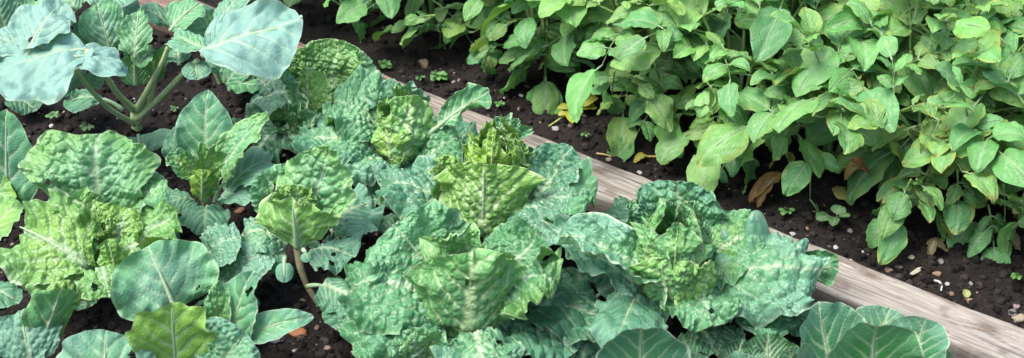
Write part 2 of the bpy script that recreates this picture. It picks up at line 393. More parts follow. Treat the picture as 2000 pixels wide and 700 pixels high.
# ------------------------------------------------------------------ ground
BA = P(750, 145, 0.035); BB = P(2000, 641, 0.035)          # far top edge of the board
bd = BB - BA; bd[2] = 0; bd /= np.linalg.norm(bd); bn = np.array([-bd[1], bd[0], 0])   # bn points to the potatoes
if bn[1] < 0: bn = -bn
BW = 0.098
def gz(x, y):
    """height of the soil"""
    s = (x - BA[0]) * bn[0] + (y - BA[1]) * bn[1]
    z = 0.010 * fbm(x * 5, y * 5, 1, 3) + 0.008 * fbm(x * 22, y * 22, 4, 4) + 0.0045 * np.abs(fbm(x * 90, y * 90, 8, 3))
    z = z * (0.35 + 0.65 * sst(0.0, 0.06, np.where(s > 0, s, -s - BW)))
    z = z + np.where(s > -0.03, 0.022, -0.004) + 0.03 * sst(0.1, 0.4, s)
    return z
def build_ground():
    n = 620
    a = np.linspace(-1, 1, n); g = 1.15 * a + 60 * np.sign(a) * np.clip(np.abs(a) - 0.88, 0, 1) ** 2 * 8
    X, Y = np.meshgrid(g, g + 2.35); Z = gz(X, Y)
    c = np.array([0.019, 0.0162, 0.0148]); k = 1 + 0.6 * fbm(X * 12, Y * 12, 3, 4)
    col = c * k[..., None]
    mb = M(); Pp = np.stack([X, Y, Z], -1); mb.grid(Pp, col, np.stack([X, Y], -1))
    o = mb.build('soil', MAT['soil']); tag(o, 'dark damp crumbly garden soil under all the plants', 'soil', kind='structure')
build_ground()
rs = np.random.RandomState(3)
def lump(mb, c, r, col, flat=0.7, seed=0, rot=None, el=1.0, sub=1):
    """an irregular faceted stone or clod"""
    V = []; F = []
    nlat, nlon = (5, 7) if sub == 1 else (9, 14)
    th = np.linspace(0, math.pi, nlat)[:, None]; ph = np.linspace(0, 2 * math.pi, nlon, endpoint=False)[None]
    x = np.sin(th) * np.cos(ph); y = np.sin(th) * np.sin(ph); z = np.cos(th) * np.ones_like(ph)
    k = 1 + 0.28 * vn(x * 1.3 + seed * 0.73, y * 1.3 + z * 1.7, seed % 97) + 0.1 * vn(x * 3 + seed, y * 3 + z * 3, seed % 89)
    a = rot if rot is not None else seed * 2.4
    x, y = x * k * r * el, y * k * r; z = z * k * r * flat
    X = x * math.cos(a) - y * math.sin(a); Y = x * math.sin(a) + y * math.cos(a)
    mb.grid(np.stack([X + c[0], Y + c[1], z + c[2]], -1), np.asarray(col), np.stack([X, Y], -1), closed=True)
def scatter():
    mb = M(); pts = 0
    for i in range(21000):
        px = rs.uniform(-350, 2400); py = rs.uniform(-120, 850); p = P(px, py, 0)
        s = np.dot(p - BA, bn)
        if -BW - 0.008 < s < 0.004: continue
        r = 0.0016 + 0.0075 * rs.rand() ** 3.2
        z = float(gz(p[0], p[1]))
        c = np.array([0.019, 0.0162, 0.0148]) * rs.choice([0.5, 0.9, 1.3, 2.2]) * rs.uniform(0.7, 1.2)
        lump(mb, (p[0], p[1], z + r * 0.3), r, c, 0.8, i)
    tag(mb.build('soil_crumbs', MAT['soil'], smooth=False), 'small dark crumbs and clods of damp soil lying all over the beds', 'soil crumbs', kind='stuff')
    mb = M(); cols = [(0.42, 0.40, 0.38), (0.30, 0.26, 0.23), (0.28, 0.17, 0.12), (0.16, 0.15, 0.15), (0.36, 0.28, 0.18), (0.1, 0.09, 0.09), (0.13, 0.09, 0.07)]
    for i in range(5400):
        px = rs.uniform(-350, 2400); py = rs.uniform(-120, 850); p = P(px, py, 0)
        s = np.dot(p - BA, bn)
        if -BW - 0.008 < s < 0.004: continue
        if fbm(p[0] * 6, p[1] * 6, 21, 2) < rs.uniform(-0.5, 0.35): continue
        r = 0.0009 + 0.0042 * rs.rand() ** 4
        z = float(gz(p[0], p[1]))
        lump(mb, (p[0], p[1], z + r * 0.35), r, np.array(cols[rs.randint(7)]) * rs.uniform(0.35, 1.15), 0.65, i, el=rs.uniform(1, 1.6))
    tag(mb.build('grit', MAT['stone'], smooth=False), 'pale and brown grit scattered over the dark soil', 'grit', kind='stuff')
scatter()

# ------------------------------------------------------------------ board
def board():
    n, mcr = 1100, 46
    x0, x1 = -0.95, 2.4
    s = np.linspace(x0, x1, n)[:, None]; 
    # profile across: front foot, front top edge (rounded), top, back edge, back foot
    e = 0.005
    prof_ = [(-BW, -0.012)] + [(-BW, 0.012)] + [(-BW + e * (1 - math.cos(a)), 0.035 - e * (1 - math.sin(a))) for a in np.linspace(0, math.pi / 2, 5)]
    prof_ += [(-BW + e + (BW - 2 * e) * k / 30.0, 0.035) for k in range(1, 30)]
    prof_ += [(-e * (1 - math.sin(a)), 0.035 - e * (1 - math.cos(a))) for a in np.linspace(math.pi / 2, 0, 5)[:]]
    prof_ = [p if i < 36 else (-e + e * math.sin((i - 36) / 4 * math.pi / 2) if i >= 36 else p[0], 0.035 - e * (1 - math.cos((i - 36) / 4 * math.pi / 2))) for i, p in enumerate(prof_)]
    prof_ += [(0, 0.012), (0, -0.012)]
    pr = np.array(prof_); a = pr[None, :, 0] * np.ones_like(s); z = pr[None, :, 1] * np.ones_like(s); ss = s * np.ones_like(a)
    arc = np.concatenate([[0], np.cumsum(np.hypot(*np.diff(pr, axis=0).T))])[None] * np.ones_like(s)
    # knots
    def sa(px, py):
        p = P(px, py, 0.035) - BA; return float(np.dot(p, bd)), float(np.dot(p, bn))
    knots = [sa(1930, 642) + (0.012,), sa(1700, 538) + (0.009,), sa(1540, 470) + (0.006,), sa(1330, 388) + (0.006,), sa(1168, 335) + (0.008,), sa(1830, 640) + (0.005,)]
    ga = a.copy(); kn = np.zeros_like(a)
    for (ks, ka, kr) in knots:
        dd = np.hypot((ss - ks) / 2.0, a - ka) / kr
        ga += np.sign(a - ka) * kr * 1.1 * np.exp(-dd ** 2 * 0.35); kn = np.maximum(kn, np.exp(-(dd ** 2) * 1.1))
    ga += 0.006 * fbm(ss * 2.5, a * 8, 5, 3)
    gr = fbm(ss * 7.0, ga * 260, 31, 3); gr2 = vn(ss * 16, ga * 700, 33); ring = np.sin(ga * 620 + 2.5 * fbm(ss * 1.5, ga * 30, 7, 2))
    z = z + np.where(pr[None, :, 1] > 0.02, 0.0011 * gr + 0.0003 * ring, 0) - 0.001 * sst(0.55, 0.9, vn(ss * 2.2, ga * 420, 40)) * (pr[None, :, 1] > 0.03)
    a2 = a + np.where((np.abs(a) < 0.012) | (np.abs(a + BW) < 0.012), 0.005 * fbm(ss * 12, a * 0 + np.sign(a + BW / 2), 12, 5), 0)
    base = np.array([0.255, 0.232, 0.205]); red = np.array([0.19, 0.105, 0.08]); pale = np.array([0.36, 0.325, 0.295]); dark = np.array([0.17, 0.125, 0.09])
    f = sst(0.035, -0.035, ss + 0.6 * a - 0.02 * fbm(a * 50, ss * 3, 2))[..., None] if False else (1 - sst(-0.02, 0.10, ss + 0.03 * vn(a * 60, ss * 2, 2)))[..., None]
    col = base * (1 + 0.4 * gr + 0.5 * gr2 + 0.16 * ring + 0.12 * fbm(ss * 7, a * 40, 77, 3))[..., None]
    pl = sst(-0.1, 0.6, fbm(ss * 2.2, a * 22, 15, 3) + 0.5 * sst(-0.02, 0, a))[..., None]
    col = col * (1 - 0.6 * pl) + pale * (1 + 0.18 * gr)[..., None] * 0.6 * pl
    pk = sst(0.3, 0.6, fbm(ss * 4, a * 25, 19, 3))[..., None] * 0.25; col = col * (1 - pk) + np.array([0.30, 0.19, 0.155]) * pk
    col = col * (1 - 0.8 * f) + red * (1 + 0.5 * gr + 0.3 * gr2)[..., None] * 0.8 * f
    ck = sst(0.5, 0.85, vn(ss * 2.2, ga * 420, 40))[..., None] * 0.75; col = col * (1 - ck) + dark * 0.6 * ck
    col = col * (1 - kn[..., None] * 0.9) + dark * 0.8 * (1 + 0.5 * np.sin(kn * 22))[..., None] * kn[..., None] * 0.75
    dirt = (sst(0.02, -0.01, z) if False else (1 - sst(0.0, 0.022, z)))[..., None] * 0.55
    col = col * (1 - dirt) + np.array([0.05, 0.04, 0.035]) * dirt
    df = sst(0.12, 0.5, fbm(ss * 26, a * 34, 51, 5) + 0.45 * sst(-0.022, 0, a) + 0.3 * sst(-BW + 0.02, -BW, a) - 0.05)[..., None] * 0.6
    col = col * (1 - df) + np.array([0.12, 0.095, 0.08]) * df
    Q = BA[None, None] * 0 + np.array([BA[0], BA[1], 0]) + ss[..., None] * bd + a2[..., None] * bn + z[..., None] * np.array([0, 0, 1.0])
    mb = M(); mb.grid(Q, col, np.stack([ss, arc], -1))
    for e_ in (0, -1):                       # end grain caps
        r = Q[e_]; mid_ = r.mean(0); mb.grid(np.stack([r, np.repeat(mid_[None], len(r), 0)]), np.array([0.25, 0.19, 0.14]), np.stack([np.stack([a[0], z[0]], -1)] * 2))
    m = plain_material('weathered_timber', 0.8, 0.0010, 1.0, 0.38, 0.25, 'UV')
    nt = m.node_tree; mp = node(nt, 'ShaderNodeMapping'); mp.inputs['Scale'].default_value = (22, 560, 1)
    tc = [n for n in nt.nodes if n.type == 'TEX_COORD'][0]; nz = [n for n in nt.nodes if n.type == 'TEX_NOISE'][0]
    nt.links.new(tc.outputs['UV'], mp.inputs[0]); nt.links.new(mp.outputs[0], nz.inputs['Vector'])
    o = mb.build('timber_board', m, None, tuple(BA))
    o.location = tuple(BA); tag(o, 'long weathered grey brown timber board edging the vegetable bed', 'board')
board()

random.seed(5)
exec_parts = []
# ------------------------------------------------------------------ BRASSICAS
SV = dict(kind='savoy', blis=0.007, ruf=0.016, cup=0.5, rim=0.25, und=.024, lobe=.032, lfreq=6, mid=.007, nu=116, nv=88)
WX = dict(mat='waxy', kind='obov', blis=0.0, vsp=.21, furrow=0.0028, ruf=0.012, cup=0.4, und=.014, lobe=.03, mid=.006, rim=0.25, vein=0.6, cell=0.010)
def many(pl, specs, **d):
    for s in specs: cam_leaf(pl, s, **d)
G = 'brassica plants in the near bed'

# savoy J, the largest, bottom centre
pl = plant_at('savoy_cabbage', 915, 610, 'big wet crinkled savoy cabbage at the bottom centre, nearest the bare soil patch', 'cabbage', G)
skirt(pl, 7, 0.21, 0, 0.02, 0.06, 0.20, 20, 'BD', blis=0.008)
many(pl, [
 (860, 600, .08, 672, 560, .13, 230, dict(col='SL', col2='SG', blis=.011, arch=.2, cup=-.35, ruf=.022, drops=14, cell=.02, roll=-12)),
 (860, 610, .07, 690, 690, .07, 190, dict(col='BM', col2='SG', blis=.010, arch=.22, cup=-.5, drops=5)),
 (870, 560, .10, 770, 440, .20, 230, dict(col='SL', col2='SL', blis=.011, arch=.04, cup=.45, ruf=.02, az=118, cell=.02)),
 (930, 560, .10, 905, 446, .215, 190, dict(col='SL', col2='LG', blis=.010, arch=-.05, cup=.7, az=80)),
 (970, 570, .10, 1055, 462, .17, 190, dict(col='SG', blis=.010, arch=.06, cup=.4)),
 (985, 590, .09, 1085, 560, .15, 170, dict(col='SG', col2='LG', blis=.009, arch=.25, cup=-.7, ruf=.03, label='drooping outer leaf with pale rolled edge')),
 (908, 658, .05, 922, 488, .225, 225, dict(col=(.085, .25, .115), col2=(.095, .30, .095), az=-85, blis=-.0016, furrow=-.005, vw=1.25, nets=.2, vsp=.17, vslope=.7, arch=-.10, cup=.75, cell=.018, kind='wedge', ruf=.014, vein=1.1, mid=.013, lobe=.05, label='pale upright leaf showing its ribbed back')),
 (900, 570, .12, 880, 505, .20, 100, dict(col='YG', az=100, cup=.9, arch=-.1)),
 (950, 575, .12, 965, 505, .20, 100, dict(col='LG', az=60, cup=.9, arch=-.1)),
 (830, 720, .04, 800, 640, .12, 150, dict(col='LG', col2='SL', az=100, blis=.006, cup=.3, arch=.1, kind='round')),
 (930, 660, .08, 945, 745, .08, 170, dict(col='SL', col2='BM', blis=.008, cup=-.5, arch=.2, drops=5)),
 (1010, 640, .04, 1120, 690, .05, 170, dict(col='BD', col2='BM', mat='waxy', blis=.004, furrow=.006, vsp=.24, cell=.03, cup=-.2, arch=.2, vein=.8, mid=.011)),
 (1030, 610, .05, 1190, 640, .05, 170, dict(col='BD', col2='BD', mat='waxy', blis=.004, furrow=.006, vsp=.24, cell=.03, cup=-.2, arch=.15, vein=.8)),
 (740, 640, .03, 640, 600, .04, 110, dict(col='BM', mat='waxy', blis=.002, furrow=.005, cup=-.3)),
], **SV)

# savoy K, open heart
pl = plant_at('savoy_cabbage', 1325, 520, 'savoy cabbage with an open yellow green heart beside the board, right of the largest savoy', 'cabbage', G)
skirt(pl, 6, 0.20, 0, 0.02, 0.05, 0.18, 0, 'BD', blis=0.007)
heart(pl, 1318, 500, .155, .066, .12, 11, 'LG', 'SL', (0, 0.0))
many(pl, [
 (1320, 480, .09, 1322, 352, .195, 205, dict(col='SL', col2='BM', az=88, blis=.008, furrow=.006, vw=1.1, vsp=.2, cup=.35, arch=.02, kind='wedge', mid=.009, vein=1.0, lobe=.06, drops=4)),
 (1285, 500, .08, 1235, 395, .16, 120, dict(col='BM', col2='SG', az=120, blis=.007, cup=.5)),
 (1370, 510, .10, 1482, 468, .14, 150, dict(col='LG', col2='SL', blis=.010, cup=.2, arch=.12, cell=.014, roll=14)),
 (1370, 530, .09, 1470, 530, .12, 120, dict(col='LG', col2='SL', blis=.010, cup=.2, arch=.1, cell=.014)),
 (1360, 560, .08, 1590, 552, .11, 210, dict(col='SL', col2='BG', blis=.012, cell=.021, cup=-.15, arch=.18, ruf=.026, drops=26, roll=16)),
 (1550, 565, .06, 1638, 520, .13, 90, dict(col='SG', col2='SG', mat='waxy', blis=.001, cup=.9, arch=.2, az=10)),
 (1330, 565, .09, 1395, 640, .10, 150, dict(col='SL', col2='SL', blis=.008, cup=-.1, arch=.2, ruf=.025, drops=8)),
 (1335, 600, .08, 1290, 505, .19, 150, dict(col='SL', col2='LG', az=-110, blis=-.005, furrow=-.005, cup=.9, arch=-.15, kind='wedge', ruf=.014, rim=.7)),
 (1340, 605, .08, 1375, 510, .18, 120, dict(col='LG', col2='LG', az=-60, blis=-.005, furrow=-.005, cup=.9, arch=-.15, kind='wedge', ruf=.014, rim=.7)),
 (1330, 600, .08, 1085, 455, .19, 150, dict(col='SL', col2='BG', az=150, roll=8, blis=.005, furrow=.003, cup=1.25, cup2=1.0, nu=130, arch=.10, kind='savoy', ruf=.02, rim=.7, label='long outer leaf with a wavy rolled margin')),
 (1270, 590, .07, 1060, 440, .15, 90, dict(col='BM', col2='BG', az=175, roll=-25, blis=.004, cup=.5, arch=.10, ruf=.025, rim=.5)),
 (1250, 575, .07, 1200, 690, .08, 170, dict(col='BM', col2='BG', mat='waxy', blis=.002, cell=.035, furrow=.002, vsp=.22, holes=0, kind='round', cup=-.5, arch=.15, rim=.3, vein=.5, drops=6, label='smooth rounded outer leaf hanging forward')),
 (1440, 610, .05, 1545, 640, .05, 130, dict(col='BM', blis=.007, cup=-.3, arch=.2)),
 (1360, 640, .04, 1400, 700, .04, 150, dict(col='BD', mat='waxy', blis=.003, furrow=.006, cup=-.2, arch=.1)),
 (1520, 610, .04, 1580, 600, .05, 110, dict(col='BM', blis=.007, cup=-.3, arch=.2, roll=30)),
], **SV)

# savoy I, bright yellow heart, middle
pl = plant_at('savoy_cabbage', 945, 430, 'savoy cabbage with the brightest yellow crinkled heart, in the middle of the row', 'cabbage', G)
skirt(pl, 6, 0.19, 0, 0.02, 0.05, 0.17, 30, 'BD')
heart(pl, 968, 330, .15, .058, .11, 9, 'YY', 'YG')
many(pl, [
 (942, 455, .07, 945, 318, .205, 205, dict(col=(.10, .26, .06), col2=(.15, .34, .06), az=-88, blis=-.0018, furrow=-.005, vw=1.25, nets=.2, vsp=.17, vslope=.7, cell=.014, cup=.75, arch=-.1, kind='wedge', mid=.010, vein=1.1, rim=.5, label='upright yellow green leaf showing its veined back')),
 (905, 400, .09, 842, 318, .17, 110, dict(col='LG', col2='YG', az=150, blis=.008, cup=.6, arch=-.05)),
 (985, 330, .12, 985, 268, .205, 120, dict(col='YG', col2='YG', az=85, blis=.008, cup=.8, arch=-.1, rim=.5)),
 (1000, 330, .10, 995, 222, .19, 110, dict(col='SL', col2='SL', az=70, blis=.008, cup=.8, arch=-.05, rim=.4)),
 (1040, 420, .08, 1118, 292, .18, 130, dict(col='BM', col2='BM', az=40, blis=.010, cup=.5, arch=.05)),
 (1030, 430, .08, 1160, 400, .14, 160, dict(col='BM', col2='SL', blis=.010, cup=-.1, arch=.2, ruf=.02, drops=10)),
 (1000, 450, .07, 1110, 440, .13, 130, dict(col='BM', col2='BM', blis=.009, cup=-.4, arch=.25, ruf=.02, drops=6)),
 (890, 430, .06, 740, 370, .10, 130, dict(col='BM', col2='BM', blis=.009, cup=-.1, arch=.22, ruf=.025)),
 (880, 440, .05, 800, 440, .07, 110, dict(col='BM', blis=.008, cup=-.2, arch=.2)),
 (800, 470, .03, 800, 400, .06, 150, dict(col='BM', col2='BG', mat='savoy', az=100, blis=.006, cup=-.2, arch=.1, drops=3)),
], **SV)

# savoy H, with the long-ribbed leaf
pl = plant_at('savoy_cabbage', 785, 330, 'savoy cabbage with one long ribbed leaf pointing over the board', 'cabbage', G)
skirt(pl, 6, 0.18, 0, 0.02, 0.05, 0.16, 10, 'BM')
heart(pl, 775, 235, .14, .04, .08, 4, 'LG', 'LG')
many(pl, [
 (760, 270, .10, 650, 195, .15, 165, dict(col='SL', col2='SL', blis=.010, cell=.014, cup=-.1, arch=.12, ruf=.018, drops=5)),
 (750, 310, .08, 585, 285, .11, 150, dict(col='SL', col2='BM', blis=.010, cell=.014, cup=-.15, arch=.2, ruf=.022, drops=6)),
 (760, 330, .07, 665, 345, .10, 110, dict(col='SL', col2='BG', blis=.008, cup=-.3, arch=.25, ruf=.025, rim=.5)),
 (775, 240, .10, 770, 160, .19, 120, dict(col='SL', col2='BG', az=95, blis=.006, cup=.4, arch=-.05)),
 (785, 318, .08, 800, 185, .205, 100, dict(col='SL', col2='LG', vw=1.8, az=-70, roll=0, blis=-.005, furrow=-.005, cup=.9, arch=-.12, kind='wedge', mid=.009, rim=.7, label='cupped heart leaf with a pale folded rim')),
 (775, 322, .08, 755, 230, .17, 90, dict(col='YG', col2='LG', az=-110, blis=-.005, cup=.8, arch=-.1, kind='wedge', rim=.7)),
 (800, 310, .08, 955, 182, .20, 72, dict(col='SG', col2='SG', mat='waxy', az=45, blis=.0, furrow=.003, cup=1.35, cup2=1.1, arch=.12, kind='wedge', pet=.42, mid=.011, vein=1.0, rim=.5, label='long leaf with a thick pale rib and folded square tip')),
 (850, 320, .07, 925, 262, .10, 120, dict(col='SL', col2='BG', blis=.010, cell=.014, cup=.2, arch=.1)),
 (820, 340, .07, 900, 270, .13, 120, dict(col='SL', col2='SL', az=40, blis=.010, cup=.2, arch=.1, cell=.013)),
 (790, 360, .05, 730, 400, .05, 100, dict(col='BM', blis=.006, cup=-.3, arch=.2)),
], **SV)

# savoy G, back left
pl = plant_at('savoy_cabbage', 610, 235, 'farthest savoy cabbage, dark outer leaves and pale puckered heart, near the reddish board end', 'cabbage', G)
skirt(pl, 6, 0.19, 0, 0.02, 0.06, 0.18, 10, 'BD')
many(pl, [
 (640, 200, .10, 665, 78, .20, 160, dict(col='LG', col2='LG', az=75, blis=.009, cell=.013, cup=.7, arch=-.02, ruf=.016)),
 (600, 200, .10, 590, 95, .18, 100, dict(col='YG', col2='LG', az=110, blis=.009, cell=.013, cup=.5, arch=.0)),
 (660, 180, .10, 712, 105, .18, 75, dict(col='YG', col2='SL', az=40, roll=40, blis=.004, cup=.9, arch=.05, rim=.5)),
 (620, 240, .10, 600, 130, .20, 90, dict(col='YG', col2='LG', az=-120, blis=-.005, cup=.8, arch=-.1, rim=.5)),
 (650, 200, .08, 745, 155, .11, 95, dict(col='BM', col2='BM', blis=.008, cup=-.2, arch=.2)),
 (620, 260, .08, 515, 115, .20, 160, dict(col='SG', col2='BM', az=175, roll=22, blis=.007, cup=.7, arch=.05, rim=.6, label='tall dark side leaf with folded edge')),
 (610, 280, .07, 545, 205, .14, 170, dict(col='SG', col2='BD', az=-140, blis=-.004, furrow=-.004, cup=.6, arch=.05, kind='wedge')),
 (620, 240, .05, 500, 290, .06, 190, dict(col='BD', col2='BD', blis=.006, cup=-.2, arch=.15)),
 (600, 300, .05, 570, 250, .11, 190, dict(col='BD', col2='BD', az=-120, blis=-.004, furrow=-.003, cup=.3, arch=.05)),
 (640, 180, .05, 640, 240, .08, 150, dict(col='SG', col2='SG', blis=.006, cup=-.2, arch=.15)),
], **SV)

# F: leggy plant with curved stalk
pl = plant_at('young_savoy', 615, 590, 'leggy young savoy on a thin bent brown stalk above the bare soil patch', 'cabbage', G)
stalk(pl, [(622, 592, 0.0), (600, 560, .03), (585, 520, .07), (580, 470, .11)], [.006, .005, .006, .008], (0.28, 0.25, 0.14))
many(pl, [
 (600, 430, .12, 650, 285, .25, 160, dict(col='SL', col2='LG', az=70, kind='ovate', blis=.006, furrow=.004, cup=.35, arch=.02, mid=.007, vein=1.0)),
 (570, 430, .12, 510, 335, .20, 120, dict(col='LG', col2='SL', az=130, blis=.006, cup=.4, arch=.05)),
 (580, 410, .14, 580, 360, .19, 90, dict(col='LG', col2='YG', az=90, blis=.008, cup=.6, cell=.012)),
 (590, 405, .14, 610, 365, .18, 70, dict(col='YG', col2='LG', az=50, blis=.008, cup=.7, cell=.012)),
 (582, 480, .11, 572, 398, .205, 160, dict(col='LG', col2='LG', mat='waxy', az=-92, blis=0., furrow=-.0022, vw=1.0, vsp=.2, cup=.55, arch=-.05, kind='wedge', lobe=.07, mid=.010, vein=1.1, rim=.7, label='fan shaped front leaf showing its pale veined back')),
 (640, 440, .08, 735, 395, .10, 140, dict(col='BM', col2='BG', mat='waxy', blis=.003, cup=-.2, arch=.15, roll=12)),
 (610, 490, .07, 690, 505, .08, 110, dict(col='BM', col2='BG', mat='waxy', blis=.003, cup=-.3, arch=.15, ruf=.015, drops=4)),
 (600, 560, .04, 690, 590, .05, 110, dict(col='BM', col2='BM', mat='waxy', pet=.35, blis=.002, cup=.0, arch=.15, ruf=.012)),
 (560, 480, .09, 470, 460, .10, 110, dict(col='SL', col2='BG', blis=.005, cup=-.1, arch=.2)),
 (560, 500, .08, 480, 510, .08, 110, dict(col='BM', col2='BM', mat='waxy', blis=.003, cup=-.2, arch=.1)),
 (556, 505, .13, 556, 552, .115, 46, dict(col='BM', col2='BG', mat='waxy', kind='round', pet=.3, cup=-1.1, cup2=-1.3, arch=.25, ruf=0, vein=.15, und=.002, holes=0, lobe=.01, rim=0, blis=0, label='small round blue leaf drooping on a thread like stalk')),
 (592, 488, .13, 604, 512, .12, 32, dict(col='BM', col2='BG', mat='waxy', kind='round', pet=.3, cup=-1.1, cup2=-1.3, arch=.2, ruf=0, vein=.15, und=.002, holes=0, lobe=.01, rim=0, blis=0)),
], **SV)

# D: broad plant on the left with brown heart
pl = plant_at('savoy_cabbage', 205, 500, 'broad light green savoy at the left with a withered brown spot in its heart', 'cabbage', G)
skirt(pl, 6, 0.19, 0, 0.02, 0.06, 0.18, 15, 'BM', mat='waxy', blis=.003)
heart(pl, 215, 500, .11, .045, .09, 5, 'YG', 'LG', cell=.01, ruf=.016)
many(pl, [
 (192, 430, .12, 188, 258, .25, 250, dict(col='SL', col2='LG', az=92, blis=.0035, furrow=.006, vw=1.1, cup=.3, arch=.03, mid=.009, vein=1.1, lobe=.10, lfreq=7, kind='wedge', vsp=.16)),
 (230, 440, .11, 330, 370, .17, 150, dict(col='LG', col2='SL', blis=.008, cup=.2, arch=.1, cell=.013)),
 (170, 520, .11, 30, 440, .15, 200, dict(col='YG', col2='LG', az=170, roll=-22, blis=.002, furrow=.005, vw=1.2, vsp=.19, cup=.25, arch=.12, ruf=.018, mid=.010, vein=1.1, rim=.6, kind='savoy', lobe=.06, label='yellow green outer leaf with a frilled pale rim')),
 (170, 540, .09, 60, 560, .10, 150, dict(col='YG', col2='LG', roll=-20, blis=.005, furrow=.004, cup=-.2, arch=.15, ruf=.02, rim=.6)),
 (180, 450, .11, 120, 395, .17, 110, dict(col='YG', col2='LG', az=120, blis=.008, cup=.5, ruf=.02, cell=.012)),
 (230, 480, .12, 250, 405, .18, 130, dict(col='YG', col2='YG', az=80, blis=.009, cup=.6, ruf=.02, cell=.012)),
 (250, 500, .12, 350, 420, .18, 130, dict(col='LG', col2='LG', az=20, roll=10, blis=.009, cup=.3, arch=.08, ruf=.02, cell=.012)),
 (200, 530, .10, 215, 590, .12, 110, dict(col='LG', col2='LG', blis=.006, cup=-.5, arch=.2)),
 (175, 600, .06, 130, 560, .08, 90, dict(col='BM', col2='BG', mat='waxy', kind='round', blis=0, cup=-.2, arch=.1, az=-160)),
], **SV)

# round-leaved plant
pl = plant_at('young_cabbage', 395, 640, 'pale cabbage with one big nearly circular leaf tilted up, lower left', 'cabbage', G)
many(pl, [
 (345, 610, .10, 290, 482, .185, 215, dict(col='BG', col2='SL', az=112, kind='round', mat='waxy', furrow=.002, blis=.0, holes=1, vw=.8, cup=.12, arch=.05, mid=.008, vein=.8, vsp=.23, lobe=.03, ruf=.012, und=.022, rim=.3, label='big nearly circular pale leaf')),
 (440, 680, .08, 492, 530, .20, 115, dict(col='SL', col2='BM', az=60, kind='ovate', mat='waxy', furrow=.005, cup=.3, arch=.03, vein=.9, rim=.4, lobe=.03)),
 (425, 680, .08, 425, 545, .19, 70, dict(col='LG', col2='SL', az=100, kind='ovate', blis=.004, cup=.9, arch=.0, ruf=.02, rim=.6)),
 (345, 730, .06, 335, 592, .20, 165, dict(col='YG', col2='YG', az=95, kind='savoy', mat='waxy', furrow=.004, cup=.15, arch=.05, holes=0, vein=.8, lobe=.09, lfreq=9, ruf=.008, rim=.2, label='bright yellow green leaf with a toothed edge')),
 (420, 735, .07, 480, 648, .14, 150, dict(col='SL', col2='BG', az=70, kind='savoy', mat='savoy', blis=.008, cup=.2, arch=.1, drops=5)),
 (470, 660, .10, 612, 618, .13, 62, dict(col='SL', col2='BG', mat='waxy', kind='ovate', roll=35, cup=.4, arch=.15, ruf=.006, rim=.5, label='narrow leaf seen almost edge on over the bare soil')),
 (215, 790, .05, 205, 642, .16, 205, dict(col='SL', col2='BG', az=98, kind='round', mat='waxy', furrow=.006, cup=-.3, arch=.15, vein=.9, rim=.3)),
 (430, 560, .06, 540, 500, .10, 110, dict(col='BG', col2='BG', kind='savoy', mat='savoy', blis=.006, cup=-.1, arch=.15, drops=10)),
 (400, 520, .08, 470, 465, .12, 130, dict(col='BM', col2='BG', kind='savoy', mat='savoy', blis=.007, cup=-.1, arch=.15, drops=8)),
 (400, 700, .02, 470, 590, .04, 120, dict(col='BD', col2='BM', kind='savoy', mat='waxy', cup=0, arch=.1)),
], **WX)

# B
pl = plant_at('young_cabbage', 405, 420, 'young cabbage with an upright oval leaf behind a bright green centre, left of middle', 'cabbage', G)
stalk(pl, [(405, 425, 0), (402, 390, .05), (402, 360, .08)], [.009, .008, .008], (0.3, 0.38, 0.2))
many(pl, [
 (400, 320, .10, 404, 178, .22, 122, dict(col='SL', col2='BM', az=90, kind='ovate', furrow=.003, cup=.25, arch=.03, vein=.9, lobe=.02)),
 (425, 350, .09, 525, 222, .19, 85, dict(col='SL', col2='LG', az=45, kind='ovate', blis=.003, furrow=.003, cup=.5, arch=.06, vein=.9, mat='savoy')),
 (400, 385, .08, 410, 280, .19, 72, dict(col='YG', col2='LG', az=100, kind='savoy', blis=.006, cup=.9, arch=-.05, mat='savoy', rim=.4, ruf=.02)),
 (395, 390, .08, 395, 330, .15, 56, dict(col='YG', col2='YG', az=-80, kind='savoy', cup=1.1, arch=-.1, rim=.4)),
 (385, 350, .09, 325, 305, .15, 62, dict(col='YG', col2='SL', az=150, kind='savoy', blis=.003, cup=.7, arch=.1, mat='savoy', rim=.6)),
 (440, 380, .06, 530, 310, .10, 105, dict(col='BM', col2='BG', furrow=.004, cup=.1, arch=.15)),
 (430, 390, .05, 510, 380, .07, 100, dict(col='BG', col2='BG', furrow=.004, cup=-.2, arch=.2)),
 (405, 400, .05, 400, 455, .05, 95, dict(col='BM', col2='BM', furrow=.005, cup=-.4, arch=.15, lobe=.1)),
 (380, 390, .05, 330, 400, .06, 90, dict(col='BM', col2='BM', furrow=.005, cup=-.4, arch=.15)),
 (420, 395, .06, 455, 345, .12, 26, dict(col='LG', kind='ovate', pet=.6, cup=.5, mid=.007)),
 (340, 325, .06, 370, 250, .11, 70, dict(col='BM', kind='round', az=95, furrow=.004, cup=-.1)),
], **WX)

